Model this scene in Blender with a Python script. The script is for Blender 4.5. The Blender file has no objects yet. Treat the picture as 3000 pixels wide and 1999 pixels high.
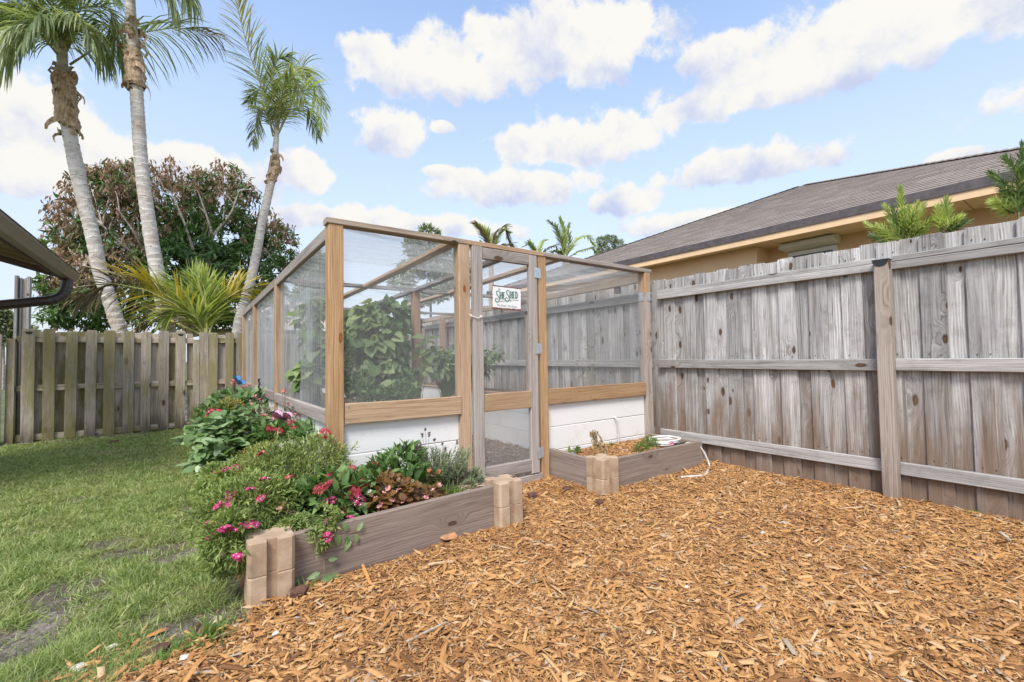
import bpy, math, random
import numpy as np
from mathutils import Vector, Matrix
random.seed(7); rng = np.random.default_rng(7)
S = bpy.context.scene
COL = S.collection
R = math.radians
PI = math.pi

# ------------------------------------------------------------------ camera
CAM_H, PITCH, ROLL, YAW, FPX = 1.08, R(1.96), R(0.85), R(35.8), 1320.0
_cy, _sy = math.cos(YAW), math.sin(YAW)
FWD = np.array([_sy*math.cos(PITCH), _cy*math.cos(PITCH), math.sin(PITCH)])
_R0 = np.array([_cy, -_sy, 0.0]); _U0 = np.cross(_R0, FWD)
RGT = math.cos(ROLL)*_R0 - math.sin(ROLL)*_U0
UPV = math.sin(ROLL)*_R0 + math.cos(ROLL)*_U0
CAMP = np.array([0, 0, CAM_H])
cam = bpy.data.cameras.new('camera'); cam.sensor_width = 36; cam.sensor_fit = 'HORIZONTAL'
cam.lens = FPX/3000*36; cam.clip_start = 0.05; cam.clip_end = 3000
co = bpy.data.objects.new('camera', cam); COL.objects.link(co)
M = Matrix.Identity(4)
for i in range(3):
    M[i][0] = RGT[i]; M[i][1] = UPV[i]; M[i][2] = -FWD[i]; M[i][3] = CAMP[i]
co.matrix_world = M
S.camera = co
def ray(x, y):
    d = FWD*FPX + RGT*(x-1500) + UPV*(999.5-y)
    return d/np.linalg.norm(d)

# ------------------------------------------------------------------ node helpers
class NT:
    def __init__(s, tree): s.t = tree; s.n = tree.nodes; s.l = tree.links
    def new(s, typ, **kw):
        nd = s.n.new(typ)
        for k, v in kw.items(): setattr(nd, k, v)
        return nd
    def put(s, sock, v):
        if isinstance(v, bpy.types.NodeSocket): s.l.new(v, sock)
        else:
            if hasattr(sock.default_value, '__len__') and not hasattr(v, '__len__'): v = (v,)*len(sock.default_value)
            if hasattr(sock.default_value, '__len__') and len(sock.default_value) == 4 and len(v) == 3: v = (*v, 1)
            sock.default_value = v
    def m(s, op, a, b=0.0, c=0.0, clamp=False):
        nd = s.new('ShaderNodeMath', operation=op, use_clamp=clamp)
        s.put(nd.inputs[0], a); s.put(nd.inputs[1], b); s.put(nd.inputs[2], c)
        return nd.outputs[0]
    def v(s, op, a, b=(0, 0, 0)):
        nd = s.new('ShaderNodeVectorMath', operation=op)
        s.put(nd.inputs[0], a); s.put(nd.inputs[1], b)
        return nd.outputs['Value'] if op in ('DOT_PRODUCT', 'LENGTH', 'DISTANCE') else nd.outputs[0]
    def scale(s, a, k):
        nd = s.new('ShaderNodeVectorMath', operation='SCALE'); s.put(nd.inputs[0], a); s.put(nd.inputs[3], k); return nd.outputs[0]
    def ss(s, x, lo, hi, o0=0.0, o1=1.0):
        nd = s.new('ShaderNodeMapRange', interpolation_type='SMOOTHSTEP')
        s.put(nd.inputs[0], x); s.put(nd.inputs[1], lo); s.put(nd.inputs[2], hi); s.put(nd.inputs[3], o0); s.put(nd.inputs[4], o1)
        return nd.outputs[0]
    def mix(s, f, a, b, bt='MIX'):
        nd = s.new('ShaderNodeMix', data_type='RGBA', blend_type=bt)
        s.put(nd.inputs[0], f); s.put(nd.inputs[6], a); s.put(nd.inputs[7], b)
        return nd.outputs[2]
    def noise(s, vec, scale, detail=4, rough=0.55, dist=0.0, col=False):
        nd = s.new('ShaderNodeTexNoise')
        s.put(nd.inputs['Vector'], vec); s.put(nd.inputs['Scale'], scale); s.put(nd.inputs['Detail'], detail)
        s.put(nd.inputs['Roughness'], rough); s.put(nd.inputs['Distortion'], dist)
        return nd.outputs['Color'] if col else nd.outputs['Fac']
    def voro(s, vec, scale, feature='F1', **kw):
        nd = s.new('ShaderNodeTexVoronoi', feature=feature)
        s.put(nd.inputs['Vector'], vec); s.put(nd.inputs['Scale'], scale)
        for k, v in kw.items(): s.put(nd.inputs[k], v)
        return nd
    def ramp(s, f, stops, interp='LINEAR'):
        nd = s.new('ShaderNodeValToRGB'); cr = nd.color_ramp; cr.interpolation = interp
        while len(cr.elements) < len(stops): cr.elements.new(0.5)
        for e, (p, c) in zip(cr.elements, stops): e.position = p; e.color = (*c[:3], 1)
        s.put(nd.inputs[0], f); return nd.outputs[0]
    def xyz(s, a):
        nd = s.new('ShaderNodeSeparateXYZ'); s.put(nd.inputs[0], a); return nd.outputs
    def comb(s, x, y, z):
        nd = s.new('ShaderNodeCombineXYZ'); s.put(nd.inputs[0], x); s.put(nd.inputs[1], y); s.put(nd.inputs[2], z); return nd.outputs[0]
    def bump(s, h, strength=0.3, dist=0.01):
        nd = s.new('ShaderNodeBump'); s.put(nd.inputs['Height'], h); s.put(nd.inputs['Strength'], strength); s.put(nd.inputs['Distance'], dist)
        return nd.outputs[0]

# ------------------------------------------------------------------ world: Nishita sky with cumulus clouds
SUN_AZ, SUN_EL = R(228), R(52)          # compass bearing from +Y clockwise
W = bpy.data.worlds.new('World'); S.world = W; W.use_nodes = True
w = NT(W.node_tree); w.n.clear()
sky = w.new('ShaderNodeTexSky', sky_type='NISHITA', sun_disc=False, sun_elevation=SUN_EL, sun_rotation=SUN_AZ)
sky.air_density = 1.0; sky.dust_density = 1.2; sky.ozone_density = 1.6; sky.altitude = 10
SKY_K = 0.15
dirv = w.v('NORMALIZE', w.new('ShaderNodeTexCoord').outputs['Generated'])
elev = w.xyz(dirv)[2]
n_f = w.noise(w.v('ADD', dirv, (3.1, 1.7, 0.4)), 17.0, 12, 0.64)
bil = w.m('SUBTRACT', 1.0, w.voro(w.v('ADD', dirv, w.scale(w.noise(dirv, 14, 3, 0.5, col=True), 0.06)), 17.0, 'SMOOTH_F1', Smoothness=0.35).outputs['Distance'])
n_e = w.m('ADD', w.m('MULTIPLY', n_f, 0.9), w.m('MULTIPLY', bil, 0.35))      # edge noise, about 0.35..0.95
n_s = w.noise(w.v('ADD', dirv, (0.02, 0.015, 0.03)), 10.0, 10, 0.6)
clouds = [ # x, y of centre and half sizes as seen from here, in 1/1320 radian: turned into fixed directions of the sky
 (1260, 205, 295, 105, 92), (1650, 140, 385, 175, 120), (1070, 150, 100, 70, 100), (2650, 35, 650, 140, 155), (2270, 262, 420, 68, 56), (2110, 165, 135, 65, 62), (2250, 205, 150, 55, 45),
 (1130, 400, 135, 95, 60), (1690, 430, 320, 105, 66), (1520, 425, 120, 68, 54), (2190, 490, 275, 78, 52), (1290, 505, 70, 26, 22), (1300, 375, 45, 24, 20), (1500, 550, 330, 70, 60), (1830, 590, 130, 60, 50),
 (1150, 655, 450, 50, 40), (2050, 650, 300, 50, 40), (60, 330, 300, 150, 140), (130, 520, 260, 85, 70), (560, 490, 340, 75, 90), (880, 500, 100, 75, 60), (2800, 455, 90, 25, 40),
 (-500, 200, 400, 150, 120), (-900, 500, 500, 130, 80), (3500, 120, 500, 170, 130), (3700, 560, 500, 130, 80), (4400, 300, 500, 160, 130)]
fmax, vsum, wsum = None, None, None
for (cx, cy_, a, bu, bd) in clouds:
    c = ray(cx, cy_); k = float(np.dot(c, FWD))
    up = UPV - c*np.dot(c, UPV); up /= np.linalg.norm(up); rt = np.cross(c, up)
    a, bu, bd = (q/1320*k for q in (a, bu, bd))
    u = w.m('MULTIPLY', w.v('DOT_PRODUCT', dirv, tuple(rt)), 1/a)
    v0 = w.v('DOT_PRODUCT', dirv, tuple(up))
    v = w.m('MAXIMUM', w.m('MULTIPLY', v0, 1/bu), w.m('MULTIPLY', v0, -1/bd))
    vs = w.m('MULTIPLY', v0, 1/(bu*0.5+bd*0.5))
    e = w.m('ADD', w.m('MULTIPLY', u, u), w.m('MULTIPLY', v, v))
    back = w.m('MULTIPLY', w.m('LESS_THAN', w.v('DOT_PRODUCT', dirv, tuple(c)), 0.2), 5.0)
    f = w.m('SUBTRACT', w.m('SUBTRACT', 1.0, w.m('SQRT', e)), back)
    wg = w.m('POWER', w.m('MAXIMUM', w.m('ADD', f, 0.6), 0.0), 3.0)
    if fmax is None: fmax, vsum, wsum = f, w.m('MULTIPLY', wg, vs), wg
    else: fmax, vsum, wsum = w.m('SMOOTH_MAX', fmax, f, 0.25), w.m('MULTIPLY_ADD', wg, vs, vsum), w.m('ADD', wsum, wg)
vrel = w.m('DIVIDE', vsum, w.m('ADD', wsum, 0.001))
dens = w.ss(w.m('ADD', fmax, w.m('MULTIPLY', w.m('SUBTRACT', n_e, 0.655), 1.6)), 0.0, 0.30)
# the same kind of cloud goes on behind the camera
behind = w.ss(w.v('DOT_PRODUCT', dirv, tuple(FWD)), 0.55, 0.2)
gen = w.ss(w.noise(w.v('MULTIPLY', dirv, (1, 1, 1.8)), 3.2, 8, 0.55), 0.46, 0.60)
dens = w.m('MAXIMUM', dens, w.m('MULTIPLY', w.m('MULTIPLY', gen, behind), 0.95))
shade = w.m('ADD', w.m('ADD', w.m('MULTIPLY', vrel, 0.42), 0.62), w.m('MULTIPLY', w.m('SUBTRACT', n_s, 0.5), 2.3), clamp=True)
ccol = w.mix(w.ss(shade, 0.0, 0.8), (0.58, 0.65, 0.88), (0.955, 0.94, 0.895))
hazef = w.m('MULTIPLY', w.ss(elev, 0.85, 0.0), 0.92)
veil = w.m('MULTIPLY', w.ss(w.noise(w.v('MULTIPLY', dirv, (1, 1, 4)), 4, 5, 0.5), 0.42, 0.75), w.ss(elev, 0.75, 0.15, 0.08, 0.6))
bg1 = w.new('ShaderNodeBackground'); w.put(bg1.inputs[0], sky.outputs[0]); bg1.inputs[1].default_value = SKY_K
bg2 = w.new('ShaderNodeBackground'); w.put(bg2.inputs[0], (0.76, 0.84, 0.96)); bg2.inputs[1].default_value = 0.405
bg3 = w.new('ShaderNodeBackground'); w.put(bg3.inputs[0], ccol); bg3.inputs[1].default_value = 0.42
ms1 = w.new('ShaderNodeMixShader'); ms2 = w.new('ShaderNodeMixShader')
w.put(ms1.inputs[0], w.m('MAXIMUM', hazef, veil)); w.l.new(bg1.outputs[0], ms1.inputs[1]); w.l.new(bg2.outputs[0], ms1.inputs[2])
w.put(ms2.inputs[0], w.m('MULTIPLY', dens, w.ss(elev, 0.02, 0.30, 0.45, 1.0))); w.l.new(ms1.outputs[0], ms2.inputs[1]); w.l.new(bg3.outputs[0], ms2.inputs[2])
w.l.new(ms2.outputs[0], w.new('ShaderNodeOutputWorld').inputs[0])
W.cycles.sampling_method = 'MANUAL'; W.cycles.sample_map_resolution = 512

sun = bpy.data.lights.new('sun', 'SUN'); sun.energy = 1.7; sun.angle = R(20); sun.color = (1, 0.955, 0.89)
so = bpy.data.objects.new('sun', sun); COL.objects.link(so)
sd = Vector((math.sin(SUN_AZ)*math.cos(SUN_EL), math.cos(SUN_AZ)*math.cos(SUN_EL), math.sin(SUN_EL)))
so.rotation_euler = sd.to_track_quat('Z', 'Y').to_euler(); so.location = (0, -5, 12)
S.view_settings.view_transform = 'Standard'; S.view_settings.look = 'None'
S.view_settings.exposure = 1.27; S.view_settings.gamma = 1.0; S.view_settings.use_curve_mapping = False
try:
    S.cycles.max_bounces = 8; S.cycles.transparent_max_bounces = 24; S.cycles.use_denoising = True
    S.cycles.caustics_reflective = False; S.cycles.caustics_refractive = False
except Exception: pass

# ------------------------------------------------------------------ object helpers
def link(o, parent=None):
    COL.objects.link(o)
    if parent is not None: o.parent = parent
    return o
WLOC = {}
def wloc(o): return WLOC.get(o.name, Vector((0, 0, 0)))
def thing(name, label, cat, loc=(0, 0, 0), group=None):
    o = bpy.data.objects.new(name, None); o.empty_display_size = 0.05
    o.location = loc; link(o); WLOC[o.name] = Vector(loc)
    o['label'] = label; o['category'] = cat
    if group: o['group'] = group
    return o
def group_part(name, parent, loc):                      # an Empty that carries the pieces of one part
    o = bpy.data.objects.new(name, None); o.empty_display_size = 0.05; link(o, parent)
    o.location = Vector(loc) - wloc(parent); WLOC[o.name] = Vector(loc); return o
def tag(o, label, cat, group=None):
    o['label'] = label; o['category'] = cat
    if group: o['group'] = group
    return o
def mk_mesh(name, V, F, mat=None, smooth=False):
    me = bpy.data.meshes.new(name)
    V = np.asarray(V, np.float32)
    if isinstance(F, np.ndarray):
        k = F.shape[1]; n = len(F)
        me.vertices.add(len(V)); me.vertices.foreach_set('co', V.ravel())
        me.loops.add(n*k); me.loops.foreach_set('vertex_index', F.astype(np.int32).ravel())
        me.polygons.add(n); me.polygons.foreach_set('loop_start', np.arange(0, n*k, k, dtype=np.int32))
        me.polygons.foreach_set('loop_total', np.full(n, k, np.int32))
        if smooth: me.polygons.foreach_set('use_smooth', np.ones(n, bool))
        me.update(calc_edges=True)
    else:
        me.from_pydata([tuple(map(float, v)) for v in V], [], F)
        if smooth: me.polygons.foreach_set('use_smooth', np.ones(len(me.polygons), bool))
        me.update()
    if mat: me.materials.append(mat)
    return me
def obj(name, me, parent=None, loc=(0, 0, 0), kind=None):
    """link a mesh; loc is a world position"""
    o = bpy.data.objects.new(name, me); link(o, parent)
    o.location = Vector(loc) - (wloc(parent) if parent else Vector((0, 0, 0)))
    WLOC[o.name] = Vector(loc)
    if kind: o['kind'] = kind
    return o
def world_obj(name, V, F, mat, parent=None, smooth=False, kind=None, loc=None):
    """mesh given in world coordinates, re-based on its parent's (or its own) base point"""
    V = np.asarray(V, float)
    if loc is None: loc = wloc(parent) if parent else (0, 0, 0)
    return obj(name, mk_mesh(name, V - np.array(loc), F, mat, smooth), parent, loc, kind)

class MB:
    """collects geometry for ONE mesh"""
    def __init__(s): s.V = []; s.F = []
    def add(s, V, F):
        b = len(s.V); s.V += [tuple(v) for v in V]; s.F += [tuple(i+b for i in f) for f in F]; return s
    def box(s, a, b):
        (x0, y0, z0), (x1, y1, z1) = a, b
        return s.add([(x0, y0, z0), (x1, y0, z0), (x1, y1, z0), (x0, y1, z0), (x0, y0, z1), (x1, y0, z1), (x1, y1, z1), (x0, y1, z1)],
                     [(0, 3, 2, 1), (4, 5, 6, 7), (0, 1, 5, 4), (1, 2, 6, 5), (2, 3, 7, 6), (3, 0, 4, 7)])
    def tube(s, pts, rad, n=6, cap=True):
        V, F = tube(pts, rad, n, cap); return s.add(V, F)
    def build(s, name, mat, parent=None, smooth=False, kind=None, loc=None): return world_obj(name, s.V, s.F, mat, parent, smooth, kind, loc)
def nrm(v):
    v = np.asarray(v, float); n = np.linalg.norm(v, axis=-1, keepdims=True); return v/np.maximum(n, 1e-9)
def tube(pts, rad, n=6, cap=True):
    P = np.asarray(pts, float); m = len(P); rad = np.broadcast_to(np.asarray(rad, float), (m,))
    T = nrm(np.gradient(P, axis=0)); up = np.array([0.0, 0, 1]) if abs(T[0][2]) < 0.9 else np.array([1.0, 0, 0])
    A = nrm(np.cross(T[0], up)); V = []
    for i in range(m):
        A = nrm(A - T[i]*np.dot(A, T[i])); B = np.cross(T[i], A)
        for k in range(n):
            t = 2*PI*k/n; V.append(P[i] + rad[i]*(A*math.cos(t) + B*math.sin(t)))
    F = [(i*n+k, i*n+(k+1) % n, (i+1)*n+(k+1) % n, (i+1)*n+k) for i in range(m-1) for k in range(n)]
    if cap: F += [tuple(range(n-1, -1, -1)), tuple((m-1)*n+k for k in range(n))]
    return V, F
def bez(p0, p1, p2, p3, n=12):
    t = np.linspace(0, 1, n)[:, None]; p0, p1, p2, p3 = map(np.asarray, (p0, p1, p2, p3))
    return (1-t)**3*p0 + 3*(1-t)**2*t*p1 + 3*(1-t)*t*t*p2 + t**3*p3

_bcache = {}
def board_mesh(wd, th, L, mat, var=0, top=None, warp=0.002):
    key = (round(wd, 3), round(th, 3), round(L, 3), mat.name, var, top)
    if key in _bcache: return _bcache[key]
    r = random.Random(hash(key[:3]) + var*17); c = min(0.004, th*0.25); V = []; ns = 3
    zs = [0, L*0.4, L]
    if top == 'ear': zs = [0, L-0.02, L]
    for i, z in enumerate(zs):
        ox, oy = (r.uniform(-warp, warp), r.uniform(-warp, warp)) if i else (0, 0)
        hw = wd/2*(1+r.uniform(-0.008, 0.008)); ht = th/2
        if top == 'ear' and i == 2: hw = wd/2 - r.uniform(0.010, 0.02)
        for (x, y) in ((-hw+c, -ht), (hw-c, -ht), (hw, -ht+c), (hw, ht-c), (hw-c, ht), (-hw+c, ht), (-hw, ht-c), (-hw, -ht+c)):
            dz = r.uniform(-0.002, 0.002) if top == 'ear' and i == 2 else 0
            V.append((x+ox, y+oy, z+dz))
    F = [(i*8+k, i*8+(k+1) % 8, i*8+8+(k+1) % 8, i*8+8+k) for i in range(ns-1) for k in range(8)]
    F += [(7, 6, 5, 4, 3, 2, 1, 0), tuple(16+k for k in range(8))]
    me = mk_mesh('board', V, F, mat); _bcache[key] = me; return me
def board(name, parent, p0, p1, wdir, wd, th, mat, var=None, top=None, warp=0.002):
    """a board from p0 to p1 (its long axis), wd wide along wdir and th thick"""
    p0, p1 = np.asarray(p0, float), np.asarray(p1, float); z = p1-p0; L = np.linalg.norm(z); z = z/L
    x = np.asarray(wdir, float); x = nrm(x - z*np.dot(x, z)); y = np.cross(z, x)
    if var is None: var = random.randrange(4)
    o = bpy.data.objects.new(name, board_mesh(wd, th, L, mat, var, top, warp)); link(o, parent)
    M = Matrix.Identity(4)
    for i in range(3): M[i][0], M[i][1], M[i][2] = x[i], y[i], z[i]
    b = wloc(parent) if parent else Vector((0, 0, 0))
    for i in range(3): M[i][3] = p0[i]-b[i]
    o.matrix_local = M; WLOC[o.name] = Vector(p0)
    return o
# ------------------------------------------------------------------ foliage helpers
def leaf_tpl(kind):
    """a leaf 1 long (y) and 1 wide (x); returns verts and triangles"""
    if kind == 'lance': P = [(0, 0), (0.3, 0.35), (0.45, 0.8)]; ws = [(0.0, .06), (.28, .5), (.62, .42), (1.0, 0.0)]
    elif kind == 'ovate': ws = [(0.0, .08), (.22, .46), (.5, .48), (.8, .24), (1.0, 0.0)]
    elif kind == 'heart': ws = [(-.08, .28), (.15, .5), (.45, .46), (.78, .22), (1.0, 0.0)]
    elif kind == 'round': ws = [(0.0, .15), (.25, .45), (.6, .5), (.9, .28), (1.0, 0.05)]
    elif kind == 'needle': ws = [(0.0, .5), (0.6, .4), (1.0, 0.0)]
    elif kind == 'petal': ws = [(0.0, .12), (.55, .5), (1.0, .3)]
    elif kind == 'blade': ws = [(0.0, .5), (.5, .4), (1.0, 0.0)]
    V, T = [], []
    fold = 0.16 if kind not in ('needle', 'petal', 'blade') else 0.0
    curl = -0.18 if kind not in ('needle', 'blade', 'petal') else 0.0
    if kind in ('needle', 'petal', 'blade'):
        cv = {'needle': 0.0, 'petal': 0.0, 'blade': -0.35}[kind]
        for y, h in ws: V += [(-h, y, cv*y*y), (h, y, cv*y*y)]
        for i in range(len(ws)-1):
            a = 2*i; T += [(a, a+1, a+3)] + ([(a, a+3, a+2)] if ws[i+1][1] > 0 else [])
    else:
        for y, h in ws: V += [(-h, y, fold*h+curl*y*y), (0, y, curl*y*y), (h, y, fold*h+curl*y*y)]
        for i in range(len(ws)-1):
            a = 3*i
            T += [(a, a+1, a+4), (a+1, a+2, a+4)]
            if ws[i+1][1] > 0: T += [(a, a+4, a+3), (a+2, a+5, a+4)]
    return np.array(V, float), np.array(T, int)
TPL = {k: leaf_tpl(k) for k in ('lance', 'ovate', 'heart', 'round', 'needle', 'petal', 'blade')}
def frames(D, N):
    Y = nrm(D); X = nrm(np.cross(Y, N)); Z = np.cross(X, Y); return X, Y, Z
def scatter(tpl, P, D, N, length, width):
    """copies of a template at P, long axis D, face up N"""
    V, T = TPL[tpl] if isinstance(tpl, str) else tpl
    n = len(P); length = np.broadcast_to(length, (n,)); width = np.broadcast_to(width, (n,))
    X, Y, Z = frames(D, N)
    out = (P[:, None, :] + X[:, None, :]*(V[None, :, 0:1]*width[:, None, None]) + Y[:, None, :]*(V[None, :, 1:2]*length[:, None, None])
           + Z[:, None, :]*(V[None, :, 2:3]*length[:, None, None]))
    F = T[None]+(np.arange(n)*len(V))[:, None, None]
    return out.reshape(-1, 3), F.reshape(-1, 3)
def merge(parts):
    Vs, Fs, b = [], [], 0
    for V, F in parts: Vs.append(V); Fs.append(F+b); b += len(V)
    return np.concatenate(Vs), np.concatenate(Fs)
def rdir(n, zmin=-1.0):
    z = rng.uniform(zmin, 1, n); a = rng.uniform(0, 2*PI, n); s = np.sqrt(np.maximum(0, 1-z*z))
    return np.stack([s*np.cos(a), s*np.sin(a), z], 1)
def tris_of(V, F):
    T = []
    for f in F:
        for i in range(1, len(f)-1): T.append((f[0], f[i], f[i+1]))
    return np.asarray(V, float), np.array(T, int)
# ------------------------------------------------------------------ materials
def new_mat(name):
    m = bpy.data.materials.new(name); m.use_nodes = True; t = NT(m.node_tree); t.n.clear()
    out = t.new('ShaderNodeOutputMaterial'); b = t.new('ShaderNodeBsdfPrincipled'); t.l.new(b.outputs[0], out.inputs[0])
    t.b = b; t.out = out
    return m, t
def ocoord(t, rnd=True):
    c = t.new('ShaderNodeTexCoord').outputs['Object']
    if not rnd: return c
    r = t.new('ShaderNodeObjectInfo').outputs['Random']
    return t.v('ADD', c, t.comb(t.m('MULTIPLY', r, 37.0), t.m('MULTIPLY', r, 91.0), t.m('MULTIPLY', r, 53.0)))
def orand(t): return t.new('ShaderNodeObjectInfo').outputs['Random']
def wood(name, light, mid, dark, knots=0.35, tint=0.25, rough=0.8, grain=1.0, stain=None, moss=None, bumpk=0.35, ringk=0.5, knotcol=(0.05, 0.028, 0.015), dirt=0.0):
    """long axis = local z; every board gets its own grain from its object's random number"""
    m, t = new_mat(name); c = ocoord(t); x, y, z = t.xyz(c)
    # knots: few cells, stretched along the board
    kv = t.comb(t.m('MULTIPLY', t.m('ADD', x, t.m('MULTIPLY', y, 0.6)), 7.0), t.m('MULTIPLY', z, 2.9), 0.0)
    vo = t.voro(kv, 1.0, Randomness=1.0); vo.voronoi_dimensions = '2D'; kd = vo.outputs['Distance']
    pick = t.m('LESS_THAN', t.xyz(vo.outputs['Color'])[0], knots)
    ksz = t.m('ADD', 0.45, t.m('MULTIPLY', t.xyz(vo.outputs['Color'])[1], 1.25)); kd = t.m('ADD', t.m('DIVIDE', kd, ksz), t.m('MULTIPLY', t.m('SUBTRACT', t.noise(t.comb(t.m('MULTIPLY', x, 60), y, t.m('MULTIPLY', z, 40)), 1.0, 3), 0.5), 0.06))
    kin = t.m('MULTIPLY', t.ss(kd, 0.115, 0.05), pick)
    kring = t.m('MULTIPLY', t.ss(kd, 0.45, 0.10), pick)
    warp = t.m('ADD', t.m('MULTIPLY', t.noise(t.comb(t.m('MULTIPLY', x, 5), t.m('MULTIPLY', y, 5), t.m('MULTIPLY', z, 1.1)), 1.0, 3), 0.06), t.m('MULTIPLY', kring, 0.05))
    xr = t.m('ADD', t.m('ADD', x, t.m('MULTIPLY', y, 0.8)), warp)
    ring = t.m('SINE', t.m('MULTIPLY', xr, 420.0*grain))
    ring = t.ss(ring, -0.6, 1.0)
    fine = t.noise(t.comb(t.m('MULTIPLY', xr, 190*grain), t.m('MULTIPLY', y, 150*grain), t.m('MULTIPLY', z, 5.5)), 1.0, 5, 0.65)
    streak = t.noise(t.comb(t.m('MULTIPLY', xr, 48), t.m('MULTIPLY', y, 48), t.m('MULTIPLY', z, 1.1)), 1.0, 5, 0.65)
    blot = t.noise(c, 3.0, 4, 0.6)
    ring = t.m('MULTIPLY', ring, t.ss(t.noise(t.comb(t.m('MULTIPLY', x, 14), t.m('MULTIPLY', y, 14), t.m('MULTIPLY', z, 1.6)), 1.0, 3), 0.35, 0.65))
    f = t.m('ADD', t.m('ADD', t.m('MULTIPLY', fine, 0.6), t.m('MULTIPLY', streak, 0.75)), t.m('MULTIPLY', ring, ringk*0.28))
    f = t.m('SUBTRACT', f, 0.22+ringk*0.04)
    col = t.ramp(f, [(0.24, dark), (0.46, mid), (0.68, light)])
    r = orand(t)
    col = t.mix(t.m('MULTIPLY', t.ss(blot, 0.35, 0.75), 0.35), col, mid)
    hs = t.new('ShaderNodeHueSaturation'); t.put(hs.inputs['Color'], col); t.put(hs.inputs['Value'], t.m('ADD', 1-tint*0.55, t.m('MULTIPLY', r, tint)))
    t.put(hs.inputs['Saturation'], t.m('ADD', 0.82, t.m('MULTIPLY', t.m('FRACT', t.m('MULTIPLY', r, 7.31)), 0.22))); col = hs.outputs[0]
    col = t.mix(t.m('MULTIPLY', kring, 0.45), col, tuple(a*0.75 for a in mid))
    col = t.mix(kin, col, t.mix(t.ss(kd, 0.075, 0.02), knotcol, tuple(min(1, a*2.6) for a in knotcol)))
    if dirt:   # dark run-down streaks and blotches
        d1 = t.ss(t.noise(t.comb(t.m('MULTIPLY', x, 30), t.m('MULTIPLY', y, 30), t.m('MULTIPLY', z, 0.75)), 1.0, 5, 0.65), 0.50, 0.68); d2 = t.ss(t.noise(c, 5.5, 5, 0.7), 0.48, 0.68)
        col = t.mix(t.m('MULTIPLY', t.m('MAXIMUM', d1, t.m('MULTIPLY', d2, 0.7)), dirt), col, t.mix(1.0, col, (0.42, 0.38, 0.35), 'MULTIPLY'))
    ho = t.xyz(t.new('ShaderNodeTexCoord').outputs['Object'])[2]
    if stain:   # ground splash and damp on the lowest part of standing boards
        s_col, hgt, amt = stain
        sf = t.ss(t.m('ADD', ho, t.m('MULTIPLY', t.m('SUBTRACT', t.noise(t.comb(t.m('MULTIPLY', x, 16), y, t.m('MULTIPLY', z, 1.6)), 1.0, 4, 0.6), 0.5), hgt*2.2)), hgt*1.15, 0.02)
        col = t.mix(t.m('MULTIPLY', sf, amt), col, t.mix(fine, tuple(a*0.45 for a in s_col), s_col))
    if moss:
        m_col, amt = moss
        mf = t.ss(t.m('ADD', t.noise(t.comb(t.m('MULTIPLY', x, 9), t.m('MULTIPLY', y, 9), t.m('MULTIPLY', z, 2.2)), 1.0, 5, 0.65), t.m('MULTIPLY', t.m('SUBTRACT', t.m('FRACT', t.m('MULTIPLY', r, 3.7)), 0.5), 0.34)), 0.42, 0.70)
        col = t.mix(t.m('MULTIPLY', mf, amt), col, t.mix(fine, tuple(a*0.5 for a in m_col), m_col))
    t.put(t.b.inputs['Base Color'], col); t.put(t.b.inputs['Roughness'], rough)
    t.b.inputs['Specular IOR Level'].default_value = 0.25
    h = t.m('SUBTRACT', t.m('ADD', t.m('MULTIPLY', fine, 0.6), t.m('MULTIPLY', streak, 0.6)), t.m('MULTIPLY', kin, 0.6))
    t.put(t.b.inputs['Normal'], t.bump(h, bumpk, 0.006))
    return m
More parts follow.
